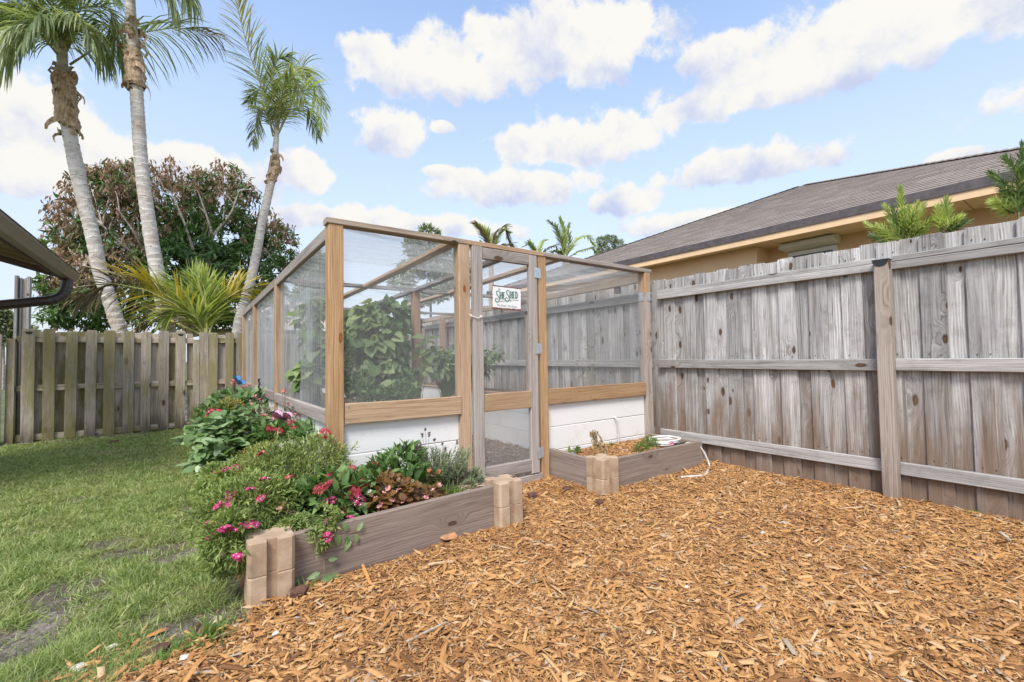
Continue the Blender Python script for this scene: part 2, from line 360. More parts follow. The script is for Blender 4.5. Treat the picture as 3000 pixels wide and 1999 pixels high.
MW = {
 'new': wood('new_timber', (0.54, 0.365, 0.215), (0.435, 0.275, 0.148), (0.245, 0.135, 0.065), knots=0.24, dirt=0.22, tint=0.22, rough=0.62, ringk=0.95, knotcol=(0.12, 0.045, 0.015)),
 'cap': wood('cap_timber', (0.45, 0.39, 0.34), (0.36, 0.28, 0.21), (0.15, 0.12, 0.10), knots=0.10, tint=0.35, ringk=0.5),
 'grey': wood('grey_timber', (0.44, 0.395, 0.36), (0.33, 0.285, 0.255), (0.14, 0.12, 0.105), knots=0.12, tint=0.3),
 'bed': wood('bed_timber', (0.345, 0.28, 0.235), (0.255, 0.20, 0.165), (0.125, 0.095, 0.078), knots=0.16, tint=0.15, stain=None, ringk=0.6),
 'rust': wood('redbrown_timber', (0.50, 0.33, 0.23), (0.39, 0.245, 0.165), (0.22, 0.13, 0.09), knots=0.1, tint=0.3),
 'dark': wood('dark_timber', (0.20, 0.155, 0.135), (0.14, 0.105, 0.09), (0.07, 0.05, 0.045), knots=0.1, tint=0.3),
 'fence': wood('fence_timber', (0.62, 0.612, 0.60), (0.415, 0.403, 0.39), (0.14, 0.125, 0.113), knots=0.42, tint=0.60, stain=((0.26, 0.17, 0.11), 0.95, 0.88), dirt=0.62, ringk=0.7, bumpk=0.5),
 'rail': wood('rail_timber', (0.52, 0.505, 0.49), (0.37, 0.355, 0.34), (0.15, 0.135, 0.122), knots=0.28, tint=0.35, dirt=0.45),
 'post': wood('post_timber', (0.50, 0.43, 0.37), (0.375, 0.31, 0.255), (0.15, 0.115, 0.09), knots=0.25, tint=0.2, stain=((0.28, 0.2, 0.15), 0.3, 0.5)),
 'mossy': wood('mossy_timber', (0.49, 0.43, 0.36), (0.34, 0.292, 0.235), (0.13, 0.108, 0.085), knots=0.18, tint=0.30, dirt=0.5, moss=((0.30, 0.27, 0.095), 0.75), stain=((0.10, 0.08, 0.06), 0.26, 0.85)),
 'mossback': wood('mossy_back_timber', (0.64, 0.55, 0.46), (0.46, 0.385, 0.305), (0.16, 0.13, 0.10), knots=0.18, tint=0.3, moss=((0.225, 0.205, 0.065), 0.85), stain=((0.13, 0.12, 0.055), 0.3, 0.7)),
 'ply': wood('soffit_ply', (0.40, 0.31, 0.18), (0.27, 0.20, 0.115), (0.10, 0.075, 0.045), knots=0.12, tint=0.2),
}
def simple(name, col, rough=0.6, metal=0.0, nscale=None, namt=0.25, bumpk=0.0, spec=0.4, bscale=None):
    m, t = new_mat(name); c = ocoord(t)
    if nscale:
        n = t.noise(c, nscale, 6, 0.6); col2 = t.mix(t.ss(n, 0.3, 0.7), tuple(a*(1-namt) for a in col), tuple(min(1, a*(1+namt)) for a in col))
        t.put(t.b.inputs['Base Color'], col2)
        if bumpk: t.put(t.b.inputs['Normal'], t.bump(t.noise(c, bscale or nscale*3, 5, 0.65), bumpk, 0.005))
    else: t.put(t.b.inputs['Base Color'], col)
    t.put(t.b.inputs['Roughness'], rough); t.put(t.b.inputs['Metallic'], metal); t.b.inputs['Specular IOR Level'].default_value = spec
    return m
M_siding, t = new_mat('white_siding')
c = ocoord(t); x, y, z = t.xyz(c)
g = t.noise(t.comb(t.m('MULTIPLY', t.m('ADD', x, t.m('MULTIPLY', t.noise(t.comb(t.m('MULTIPLY', x, 6), y, t.m('MULTIPLY', z, 2)), 1, 2), 0.06)), 130), 0.0, t.m('MULTIPLY', z, 5)), 1.0, 4, 0.6)
ringv = t.m('SINE', t.m('MULTIPLY', t.m('ADD', x, t.m('MULTIPLY', t.noise(t.comb(t.m('MULTIPLY', x, 5), y, t.m('MULTIPLY', z, 1.2)), 1, 2), 0.09)), 330))
dirt = t.noise(t.comb(t.m('MULTIPLY', x, 3), y, t.m('MULTIPLY', z, 3)), 1.5, 5, 0.65)
spl = t.ss(t.m('ADD', dirt, t.m('MULTIPLY', t.noise(c, 30, 4, 0.7), 0.35)), 0.70, 1.0)
t.put(t.b.inputs['Base Color'], t.mix(spl, (0.80, 0.80, 0.785), (0.66, 0.64, 0.59)))
t.put(t.b.inputs['Roughness'], 0.55); t.put(t.b.inputs['Normal'], t.bump(t.m('ADD', g, t.m('MULTIPLY', ringv, 0.08)), 0.22, 0.005))
M_wire = simple('galvanised_wire', (0.60, 0.61, 0.60), 0.45, 0.35)
M_galv = simple('galvanised_steel', (0.56, 0.60, 0.63), 0.4, 0.6, 40, 0.15)
M_film, t = new_mat('plastic_film')
tr = t.new('ShaderNodeBsdfTransparent'); tl = t.new('ShaderNodeBsdfTranslucent'); mx = t.new('ShaderNodeMixShader'); m2 = t.new('ShaderNodeMixShader')
tl.inputs[0].default_value = (0.80, 0.86, 0.92, 1); t.put(t.b.inputs['Base Color'], (0.70, 0.77, 0.84)); t.put(t.b.inputs['Roughness'], 0.25)
c = t.new('ShaderNodeTexCoord').outputs['Object']; xx, yy, zz = t.xyz(c)
fd = t.noise(t.comb(t.m('MULTIPLY', xx, 2.0), t.m('MULTIPLY', yy, 9), t.m('MULTIPLY', zz, 0.6)), 1.0, 4, 0.6)
m2.inputs[0].default_value = 0.5; t.l.new(t.b.outputs[0], m2.inputs[1]); t.l.new(tl.outputs[0], m2.inputs[2])
t.put(mx.inputs[0], t.ss(fd, 0.3, 0.75, 0.10, 0.46)); t.l.new(tr.outputs[0], mx.inputs[1]); t.l.new(m2.outputs[0], mx.inputs[2]); t.l.new(mx.outputs[0], t.out.inputs[0])
M_net, t = new_mat('bird_netting')
tr = t.new('ShaderNodeBsdfTransparent'); mx = t.new('ShaderNodeMixShader'); tl = t.new('ShaderNodeBsdfTranslucent'); m2 = t.new('ShaderNodeMixShader')
tl.inputs[0].default_value = (0.82, 0.84, 0.86, 1); t.put(t.b.inputs['Base Color'], (0.74, 0.76, 0.78)); t.put(t.b.inputs['Roughness'], 0.5)
c = t.new('ShaderNodeTexCoord').outputs['Object']
nn = t.noise(t.v('MULTIPLY', c, (1.0, 3.5, 1)), 2.0, 5, 0.6)
m2.inputs[0].default_value = 0.55; t.l.new(t.b.outputs[0], m2.inputs[1]); t.l.new(tl.outputs[0], m2.inputs[2])
t.put(mx.inputs[0], t.ss(nn, 0.35, 0.8, 0.06, 0.45)); t.l.new(tr.outputs[0], mx.inputs[1]); t.l.new(m2.outputs[0], mx.inputs[2]); t.l.new(mx.outputs[0], t.out.inputs[0])
# concrete planter block: tan, slightly lighter low down, pitted
M_block, t = new_mat('tan_concrete')
c = ocoord(t); n1 = t.noise(c, 9, 5, 0.6); n2 = t.noise(c, 160, 4, 0.7)
col = t.mix(t.ss(n1, 0.35, 0.65), (0.37, 0.26, 0.175), (0.49, 0.375, 0.265))
col = t.mix(t.m('MULTIPLY', t.ss(n2, 0.57, 0.70), 0.65), col, (0.24, 0.165, 0.105))
col = t.mix(t.m('MULTIPLY', t.ss(t.noise(t.v('MULTIPLY', c, (14, 14, 5)), 1.0, 5, 0.7), 0.52, 0.72), 0.5), col, (0.30, 0.215, 0.145))
col = t.mix(t.m('MULTIPLY', t.ss(t.noise(c, 24, 5, 0.7), 0.60, 0.74), 0.5), col, (0.62, 0.52, 0.41))
t.put(t.b.inputs['Base Color'], col); t.put(t.b.inputs['Roughness'], 0.9); t.b.inputs['Specular IOR Level'].default_value = 0.2
t.put(t.b.inputs['Normal'], t.bump(t.noise(c, 90, 6, 0.7), 0.35, 0.004))
def isl(t): return t.new('ShaderNodeNewGeometry').outputs['Random Per Island']
# mulch chips
M_chip, t = new_mat('wood_chip')
r = isl(t); c = t.new('ShaderNodeTexCoord').outputs['Object']
col = t.ramp(r, [(0.0, (0.13, 0.062, 0.03)), (0.12, (0.29, 0.14, 0.05)), (0.28, (0.41, 0.205, 0.073)), (0.5, (0.48, 0.255, 0.092)), (0.74, (0.535, 0.305, 0.122)), (0.92, (0.58, 0.365, 0.175)), (0.97, (0.52, 0.41, 0.275)), (0.988, (0.30, 0.25, 0.20)), (1.0, (0.50, 0.44, 0.36))])
n = t.noise(c, 150, 4, 0.7); n0 = t.noise(c, 2.1, 5, 0.6)
col = t.mix(t.m('MULTIPLY', t.ss(n, 0.35, 0.65, 1, 0), 0.45), col, t.mix(0.55, col, (0.20, 0.09, 0.035)))
col = t.mix(t.m('MULTIPLY', t.ss(n0, 0.47, 0.66), 0.45), col, t.mix(1.0, col, (0.62, 0.52, 0.45), 'MULTIPLY'))
t.put(t.b.inputs['Base Color'], col); t.put(t.b.inputs['Roughness'], 0.75); t.b.inputs['Specular IOR Level'].default_value = 0.25
M_chipg, t = new_mat('old_wood_chip')
r = isl(t)
t.put(t.b.inputs['Base Color'], t.ramp(r, [(0.0, (0.09, 0.06, 0.045)), (0.3, (0.24, 0.17, 0.12)), (0.65, (0.36, 0.27, 0.20)), (0.9, (0.45, 0.36, 0.28)), (1, (0.52, 0.45, 0.38))])); t.put(t.b.inputs['Roughness'], 0.8)
M_mulch, t = new_mat('mulch_bed')
c = t.new('ShaderNodeTexCoord').outputs['Object']; n = t.noise(c, 60, 6, 0.7); n1 = t.noise(c, 2, 3)
t.put(t.b.inputs['Base Color'], t.mix(t.ss(n1, 0.4, 0.7), t.ramp(n, [(0.3, (0.09, 0.042, 0.02)), (0.5, (0.26, 0.125, 0.05)), (0.72, (0.43, 0.23, 0.095))]), (0.27, 0.125, 0.05))); t.put(t.b.inputs['Roughness'], 0.9)
t.put(t.b.inputs['Normal'], t.bump(n, 0.8, 0.02))
M_soil, t = new_mat('garden_soil')
c = t.new('ShaderNodeTexCoord').outputs['Object']; n = t.noise(c, 45, 6, 0.7)
t.put(t.b.inputs['Base Color'], t.ramp(n, [(0.3, (0.035, 0.022, 0.014)), (0.5, (0.12, 0.07, 0.04)), (0.72, (0.30, 0.17, 0.085))])); t.put(t.b.inputs['Roughness'], 0.95); t.put(t.b.inputs['Normal'], t.bump(n, 0.8, 0.02))
M_stone = simple('pale_stone', (0.55, 0.50, 0.44), 0.8, 0, 30, 0.3, 0.3)
# lawn soil with grey sand patches read from the "bare" attribute
M_lawn, t = new_mat('lawn_soil')
c = t.new('ShaderNodeTexCoord').outputs['Object']; at = t.ss(t.m('ADD', t.new('ShaderNodeAttribute', attribute_name='bare').outputs['Fac'], t.m('MULTIPLY', t.m('SUBTRACT', t.noise(c, 16, 6, 0.7), 0.5), 1.5)), 0.15, 0.95)
n = t.noise(c, 40, 6, 0.7); n2 = t.noise(c, 3.0, 5, 0.6); n3 = t.noise(c, 240, 4, 0.7)
turf = t.ramp(n, [(0.3, (0.09, 0.09, 0.04)), (0.5, (0.20, 0.195, 0.085)), (0.7, (0.33, 0.29, 0.155))])
n4 = t.m('ADD', t.m('MULTIPLY', n3, 0.55), t.m('MULTIPLY', n, 0.45))
soil = t.mix(t.ss(t.m('ADD', n2, t.m('MULTIPLY', t.m('SUBTRACT', n, 0.5), 0.5)), 0.45, 0.66), t.ramp(n4, [(0.38, (0.05, 0.038, 0.03)), (0.5, (0.12, 0.095, 0.075)), (0.64, (0.22, 0.18, 0.145))]), t.ramp(n4, [(0.36, (0.11, 0.092, 0.075)), (0.5, (0.26, 0.228, 0.195)), (0.62, (0.40, 0.36, 0.315))]))
t.put(t.b.inputs['Base Color'], t.mix(at, turf, soil)); t.put(t.b.inputs['Roughness'], 0.95); t.put(t.b.inputs['Normal'], t.bump(t.m('ADD', n, t.m('MULTIPLY', n3, 0.5)), 0.8, 0.02))
M_ground, t = new_mat('distant_ground')
c = t.new('ShaderNodeTexCoord').outputs['Object']
t.put(t.b.inputs['Base Color'], t.ramp(t.noise(c, 1.2, 8, 0.65), [(0.3, (0.05, 0.065, 0.022)), (0.55, (0.10, 0.12, 0.04)), (0.75, (0.17, 0.15, 0.075))])); t.put(t.b.inputs['Roughness'], 0.95)

def leaf_mat(name, cols, trans=0.35, rough=0.5, spec=0.35, vein=0.0):
    """per-leaf colours from a ramp, part of the light let through"""
    m, t = new_mat(name)
    r = isl(t)
    if vein < 0: r = orand(t)
    c = t.new('ShaderNodeTexCoord').outputs['Object']
    k = len(cols)-1
    col = t.ramp(r, [(i/k, q) for i, q in enumerate(cols)])
    n = t.noise(c, 9, 4, 0.6)
    col = t.mix(t.m('MULTIPLY', t.ss(n, 0.38, 0.64), 0.75), col, t.mix(1.0, col, (0.60, 0.66, 0.56), 'MULTIPLY'))
    if name == 'grass_blade':   # straw-coloured and tired patches of turf
        pn = t.noise(c, 1.9, 6, 0.65); pm = t.noise(t.v('ADD', c, (7, 3, 0)), 5.5, 4, 0.6)
        col = t.mix(t.m('MULTIPLY', t.ss(pn, 0.50, 0.70), 0.45), col, t.mix(r, (0.30, 0.26, 0.12), (0.48, 0.42, 0.24)))
        col = t.mix(t.m('MULTIPLY', t.ss(pm, 0.50, 0.66), 0.5), col, t.mix(1.0, col, (0.68, 0.76, 0.60), 'MULTIPLY'))
    t.put(t.b.inputs['Base Color'], col); t.put(t.b.inputs['Roughness'], rough); t.b.inputs['Specular IOR Level'].default_value = spec
    tl = t.new('ShaderNodeBsdfTranslucent'); t.put(tl.inputs[0], t.mix(1.0, col, (1.25, 1.25, 0.6), 'MULTIPLY'))
    mx = t.new('ShaderNodeMixShader'); mx.inputs[0].default_value = trans
    t.l.new(t.b.outputs[0], mx.inputs[1]); t.l.new(tl.outputs[0], mx.inputs[2]); t.l.new(mx.outputs[0], t.out.inputs[0])
    return m
LM = {
 'grass': leaf_mat('grass_blade', [(0.20, 0.28, 0.085), (0.28, 0.37, 0.115), (0.35, 0.44, 0.15), (0.43, 0.50, 0.20), (0.53, 0.49, 0.29)], 0.35),
 'mango': leaf_mat('mango_leaf', [(0.06, 0.125, 0.038), (0.095, 0.18, 0.055), (0.135, 0.24, 0.07), (0.19, 0.31, 0.10)], 0.25, 0.4),
 'dead': leaf_mat('dead_leaf', [(0.22, 0.14, 0.105), (0.33, 0.21, 0.155), (0.43, 0.285, 0.21), (0.53, 0.37, 0.28)], 0.25, 0.7),
 'palm': leaf_mat('palm_leaflet', [(0.21, 0.26, 0.145), (0.30, 0.355, 0.195), (0.40, 0.45, 0.26), (0.52, 0.56, 0.34)], 0.48, 0.35),
 'palmdark': leaf_mat('palm_leaflet_dark', [(0.15, 0.205, 0.105), (0.22, 0.29, 0.145), (0.31, 0.38, 0.195)], 0.45, 0.35),
 'palmyel': leaf_mat('palm_leaflet_yellow', [(0.62, 0.46, 0.06), (0.56, 0.50, 0.10), (0.46, 0.48, 0.12), (0.68, 0.50, 0.12)], 0.4, 0.45),
 'palmlime': leaf_mat('palm_leaflet_lime', [(0.38, 0.48, 0.16), (0.48, 0.56, 0.19), (0.60, 0.63, 0.22), (0.52, 0.60, 0.25)], 0.45, 0.45),
 'palmdead': leaf_mat('palm_leaflet_dead', [(0.22, 0.17, 0.12), (0.33, 0.26, 0.19), (0.42, 0.35, 0.28)], 0.25, 0.7),
 'far': leaf_mat('far_leaf', [(0.17, 0.21, 0.12), (0.24, 0.28, 0.16), (0.33, 0.35, 0.21)], 0.25, 0.6),
 'podo': leaf_mat('conifer_needle', [(0.42, 0.50, 0.17), (0.52, 0.60, 0.23), (0.60, 0.66, 0.30)], 0.4, 0.5),
 'podod': leaf_mat('conifer_needle_dark', [(0.13, 0.20, 0.10), (0.20, 0.29, 0.14), (0.33, 0.42, 0.19)], 0.3, 0.5),
 'pentas': leaf_mat('pentas_leaf', [(0.075, 0.145, 0.045), (0.12, 0.215, 0.065), (0.17, 0.285, 0.09), (0.24, 0.36, 0.13)], 0.35, 0.5),
 'verb': leaf_mat('verbena_leaf', [(0.17, 0.245, 0.07), (0.25, 0.335, 0.10), (0.33, 0.41, 0.14), (0.42, 0.48, 0.19)], 0.4, 0.6),
 'gold': leaf_mat('salvia_leaf', [(0.19, 0.25, 0.085), (0.27, 0.335, 0.12), (0.36, 0.42, 0.16), (0.45, 0.48, 0.21)], 0.4, 0.6),
 'lav': leaf_mat('lavender_leaf', [(0.15, 0.20, 0.11), (0.23, 0.285, 0.165), (0.31, 0.37, 0.235), (0.40, 0.45, 0.31)], 0.25, 0.7),
 'bego': leaf_mat('begonia_leaf', [(0.11, 0.05, 0.02), (0.16, 0.10, 0.03), (0.26, 0.11, 0.04), (0.17, 0.14, 0.04), (0.42, 0.16, 0.08)], 0.35, 0.35, 0.5),
 'big': leaf_mat('big_leaf', [(0.10, 0.19, 0.07), (0.18, 0.285, 0.11), (0.28, 0.40, 0.18), (0.40, 0.51, 0.29)], 0.3, 0.4, 0.5, vein=-1),
 'bigstuff': leaf_mat('small_leaf', [(0.065, 0.13, 0.04), (0.105, 0.195, 0.06), (0.16, 0.265, 0.085), (0.24, 0.34, 0.13)], 0.3, 0.45, 0.5),
 'vine': leaf_mat('vine_leaf', [(0.13, 0.195, 0.075), (0.18, 0.265, 0.10), (0.26, 0.345, 0.145), (0.36, 0.43, 0.20)], 0.35, 0.5, 0.4, vein=-1),
 'fern': leaf_mat('ferny_leaf', [(0.12, 0.20, 0.045), (0.18, 0.28, 0.07), (0.25, 0.36, 0.09)], 0.4, 0.6),
 'yel': leaf_mat('yellow_plume', [(0.40, 0.33, 0.10), (0.50, 0.43, 0.15), (0.38, 0.40, 0.14)], 0.35, 0.7),
 'gaura': leaf_mat('gaura_leaf', [(0.09, 0.12, 0.04), (0.16, 0.17, 0.06), (0.20, 0.13, 0.07)], 0.3, 0.6),
}
def petal_mat(name, a, b): return leaf_mat(name, [a, b, a], 0.3, 0.6, 0.2)
PM = {'red': petal_mat('red_petal', (0.52, 0.055, 0.095), (0.70, 0.16, 0.20)), 'mag': petal_mat('magenta_petal', (0.56, 0.05, 0.20), (0.68, 0.11, 0.30)),
      'pink': petal_mat('pink_petal', (0.80, 0.30, 0.38), (0.88, 0.45, 0.50)), 'gaur': petal_mat('gaura_petal', (0.78, 0.18, 0.30), (0.85, 0.34, 0.42)),
      'blue': petal_mat('blue_petal', (0.16, 0.14, 0.42), (0.25, 0.23, 0.55)), 'white': petal_mat('white_petal', (0.82, 0.82, 0.76), (0.78, 0.76, 0.68)),
      'orange': petal_mat('orange_tip', (0.62, 0.24, 0.11), (0.72, 0.34, 0.17))}
M_stem = simple('green_stem', (0.12, 0.17, 0.05), 0.6, 0, 30, 0.3)
M_twig = simple('brown_twig', (0.20, 0.135, 0.09), 0.8, 0, 30, 0.3)
M_eye = simple('pale_eye', (0.85, 0.78, 0.74), 0.6)
M_dead = simple('dried_plant', (0.36, 0.27, 0.13), 0.85, 0, 40, 0.35)
M_lavf = simple('lavender_spike', (0.16, 0.12, 0.15), 0.8, 0, 200, 0.4)
# bark
M_palm, t = new_mat('palm_bark')
c = t.new('ShaderNodeTexCoord').outputs['Object']; at = t.new('ShaderNodeAttribute', attribute_name='ring').outputs['Fac']
n = t.noise(t.v('MULTIPLY', c, (6, 6, 14)), 1.0, 6, 0.65); n2 = t.noise(t.v('MULTIPLY', c, (40, 40, 5)), 1.0, 4, 0.6); n3 = t.noise(c, 1.1, 4, 0.6)
col = t.ramp(n, [(0.28, (0.36, 0.32, 0.285)), (0.5, (0.56, 0.52, 0.48)), (0.72, (0.70, 0.665, 0.63))])
col = t.mix(t.m('MULTIPLY', t.ss(n3, 0.52, 0.70), 0.55), col, (0.40, 0.24, 0.13))
col = t.mix(t.m('MULTIPLY', t.ss(t.m('ADD', at, t.m('MULTIPLY', t.m('SUBTRACT', n, 0.5), 0.7)), 0.40, 0.85), 0.85), col, (0.15, 0.11, 0.085))
t.put(t.b.inputs['Base Color'], col); t.put(t.b.inputs['Roughness'], 0.9); t.b.inputs['Specular IOR Level'].default_value = 0.2
t.put(t.b.inputs['Normal'], t.bump(t.m('ADD', n, n2), 0.6, 0.02))
M_fibre, t = new_mat('palm_fibre')
c = ocoord(t); n = t.noise(t.v('MULTIPLY', c, (30, 30, 6)), 1.0, 5, 0.65)
t.put(t.b.inputs['Base Color'], t.ramp(n, [(0.3, (0.15, 0.09, 0.055)), (0.5, (0.43, 0.30, 0.19)), (0.7, (0.62, 0.50, 0.38))])); t.put(t.b.inputs['Roughness'], 0.9); t.put(t.b.inputs['Normal'], t.bump(n, 0.7, 0.02))
M_bark = simple('grey_bark', (0.42, 0.36, 0.30), 0.9, 0, 14, 0.4, 0.6)
M_pine = simple('pine_bark', (0.17, 0.12, 0.09), 0.9, 0, 8, 0.4, 0.6)
M_rachis = simple('palm_midrib', (0.33, 0.30, 0.13), 0.5, 0, 10, 0.3)
M_rachisb = simple('brown_midrib', (0.30, 0.17, 0.08), 0.6, 0, 10, 0.3)
# house materials
M_stucco, t = new_mat('orange_stucco')
c = t.new('ShaderNodeTexCoord').outputs['Object']; n = t.noise(c, 55, 6, 0.7); n1 = t.noise(c, 1.2, 4, 0.6)
t.put(t.b.inputs['Base Color'], t.mix(t.ss(n1, 0.35, 0.7), (0.80, 0.545, 0.33), (0.84, 0.59, 0.37))); t.put(t.b.inputs['Roughness'], 0.9); t.put(t.b.inputs['Normal'], t.bump(n, 0.6, 0.01)); t.b.inputs['Specular IOR Level'].default_value = 0.15
M_fascia = simple('orange_fascia', (0.80, 0.56, 0.335), 0.7, 0, 4, 0.06)
M_soffit = simple('tan_soffit', (0.80, 0.60, 0.40), 0.8, 0, 6, 0.08)
M_drip = simple('dark_drip_edge', (0.105, 0.088, 0.092), 0.6, 0, 12, 0.25)
M_shingle, t = new_mat('asphalt_shingle')
c = t.new('ShaderNodeTexCoord').outputs['Object']; r = orand(t); r2 = isl(t)
rr = t.m('FRACT', t.m('ADD', r, r2)); n = t.noise(ocoord(t), 70, 5, 0.75)
col = t.ramp(rr, [(0.0, (0.245, 0.21, 0.188)), (0.4, (0.27, 0.232, 0.208)), (0.75, (0.29, 0.25, 0.224)), (1.0, (0.315, 0.272, 0.245))])
t.put(t.b.inputs['Base Color'], t.mix(t.m('MULTIPLY', t.ss(n, 0.4, 0.65), 0.35), col, (0.13, 0.11, 0.10))); t.put(t.b.inputs['Roughness'], 0.95); t.b.inputs['Specular IOR Level'].default_value = 0.1
M_white = simple('white_paint', (0.80, 0.80, 0.79), 0.5, 0, 10, 0.05)
M_glass = simple('dark_glass', (0.05, 0.06, 0.065), 0.08, 0, None, spec=0.6)
M_gutter = simple('bronze_gutter', (0.19, 0.148, 0.12), 0.38, 0, 6, 0.12, spec=0.5)
M_pipe = simple('bronze_downspout', (0.055, 0.036, 0.032), 0.4, 0, 6, 0.2, spec=0.5)
M_roofu = simple('dark_felt', (0.06, 0.05, 0.042), 0.9, 0, 6, 0.3)
M_hose = simple('grey_hose', (0.62, 0.61, 0.58), 0.45, 0.2, 20, 0.1)
M_hosew = simple('white_hose', (0.75, 0.74, 0.71), 0.5, 0, 20, 0.1)
M_black = simple('black_plastic', (0.025, 0.025, 0.027), 0.45)
M_bfly = simple('pink_wing', (0.72, 0.22, 0.34), 0.35, 0, 12, 0.35, spec=0.5)
M_bflyl = simple('pale_pink_wing', (0.62, 0.28, 0.42), 0.35, 0, 12, 0.15, spec=0.5)
M_blue = simple('blue_wing', (0.06, 0.24, 0.55), 0.35, 0, 12, 0.3, spec=0.5)
M_blued = simple('blue_plastic', (0.12, 0.22, 0.42), 0.5)
M_signw, t = new_mat('sign_enamel')
c = t.new('ShaderNodeTexCoord').outputs['Object']; x, y, z = t.xyz(c)
ed = t.m('MAXIMUM', t.m('SUBTRACT', t.m('ABSOLUTE', x), 0.143), t.m('SUBTRACT', t.m('ABSOLUTE', z), 0.088))
ed = t.m('MAXIMUM', ed, t.m('ADD', t.m('MULTIPLY', z, -1.0), -0.083))
rust = t.ss(t.m('ADD', ed, t.m('MULTIPLY', t.m('SUBTRACT', t.noise(c, 55, 4, 0.7), 0.5), 0.022)), -0.003, 0.0015)
t.put(t.b.inputs['Base Color'], t.mix(rust, (0.80, 0.81, 0.80), t.mix(t.noise(c, 60, 3), (0.10, 0.045, 0.04), (0.27, 0.09, 0.06)))); t.put(t.b.inputs['Roughness'], 0.4)
M_signg = simple('sign_green', (0.16, 0.27, 0.235), 0.5, 0, 20, 0.2)
M_signd = simple('sign_grey', (0.20, 0.22, 0.22), 0.5)
M_pinkroof = simple('pale_roof', (0.52, 0.40, 0.34), 0.85, 0, 8, 0.15)
# ------------------------------------------------------------------ value noise for relief and masks
_G = rng.random((256, 256))
def vn(x, y):
    x = np.asarray(x, float); y = np.asarray(y, float); xi = np.floor(x).astype(int); yi = np.floor(y).astype(int); fx = x-xi; fy = y-yi
    fx = fx*fx*(3-2*fx); fy = fy*fy*(3-2*fy); g = lambda a, b: _G[a % 256, b % 256]
    return (g(xi, yi)*(1-fx)+g(xi+1, yi)*fx)*(1-fy) + (g(xi, yi+1)*(1-fx)+g(xi+1, yi+1)*fx)*fy
def fbm(x, y, k=4): return sum(vn(x*2**i+7*i, y*2**i+3*i)*0.5**(i+1) for i in range(k))/(1-0.5**k)
def sstep(a, b, x): t = np.clip((x-a)/(b-a), 0, 1); return t*t*(3-2*t)
def mulch_mask(x, y):
    yb = np.where(x < 0.22, 2.11+0.30*np.clip(x, -.6, .22), 3.3)
    n = (fbm(x*5, y*5)-0.5)*0.22
    return sstep(0.05, -0.06, y-yb+n)*sstep(-1.3, -0.9, x)
BARE = [(-0.66, 2.62, 0.30, 0.16, 1.1), (-0.46, 2.98, 0.20, 0.20, 0.9), (-0.27, 3.38, 0.28, 0.10, 0.95), (-0.36, 3.62, 0.2, 0.09, 0.9), (-0.02, 3.15, 0.16, 0.09, 0.9), (0.08, 4.1, 0.14, 0.36, 0.85), (0.10, 2.28, 0.22, 0.15, 1.25), (0.2, 2.9, 0.1, 0.5, 0.9),
        (-0.55, 4.9, 0.3, 0.07, 0.85), (-1.15, 4.9, 0.3, 0.08, 0.8), (-0.75, 5.9, 0.3, 0.09, 0.55), (-1.4, 7.6, 0.5, 0.12, 0.5), (-1.3, 8.85, 1.6, 0.16, 0.9), (-0.12, 2.5, 0.10, 0.06, 0.7), (0.18, 5.4, 0.12, 0.8, 0.9)]
def bare(x, y):
    b = np.zeros(np.shape(x))
    n = (fbm(x*4.5+11, y*4.5+5)-0.5)*1.7
    for cx, cy_, a, bb, k in BARE:
        d = np.sqrt(((x-cx)/(a*1.0))**2+((y-cy_)/(bb*1.1))**2)
        b = np.maximum(b, k*sstep(1.35, 0.55, d+n))
    return np.clip(np.maximum(b, 0.5*sstep(0.60, 0.74, fbm(x*2.3, y*3.1+9))), 0, 1)
def lawn_h(x, y): return 0.05*(fbm(x*1.1, y*1.1)-0.5)*sstep(2.0, 2.8, y) + 0.015*(fbm(x*6, y*6)-0.5) - 0.012*bare(x, y)
def mulch_h(x, y): return -0.035 + 0.05*mulch_mask(x, y) + 0.03*(fbm(x*2.2+4, y*2.2)-0.45) + 0.014*(fbm(x*9, y*9)-0.5)
def grid(name, x0, x1, y0, y1, step, hf, mat, attr=None):
    nx, ny = int((x1-x0)/step)+1, int((y1-y0)/step)+1
    X, Y = np.meshgrid(np.linspace(x0, x1, nx), np.linspace(y0, y1, ny)); X, Y = X.ravel(), Y.ravel()
    V = np.stack([X, Y, hf(X, Y)], 1); i = np.arange(nx*ny).reshape(ny, nx)
    F = np.stack([i[:-1, :-1], i[:-1, 1:], i[1:, 1:], i[1:, :-1]], -1).reshape(-1, 4)
    me = mk_mesh(name, V, F, mat, True)
    if attr is not None:
        a = me.attributes.new(attr[0], 'FLOAT', 'POINT'); a.data.foreach_set('value', attr[1](X, Y).astype(np.float32))
    return obj(name, me, kind='structure')
gb = MB(); gb.add([(-900, -900, -.09), (900, -900, -.09), (900, 900, -.09), (-900, 900, -.09)], [(0, 1, 2, 3)])
gb.build('ground', M_ground, kind='structure')
grid('lawn', -7.0, 0.45, 1.2, 9.3, 0.05, lawn_h, M_lawn, ('bare', bare))
grid('mulch_bed', -1.4, 4.4, -2.6, 3.12, 0.04, mulch_h, M_mulch)
grid('enclosure_floor', 0.46, 4.4, 3.13, 9.3, 0.12, lambda x, y: 0.004+0.02*(fbm(x*4, y*4)-0.5), simple('old_mulch', (0.19, 0.135, 0.095), 0.95, 0, 60, 0.5, 0.8))

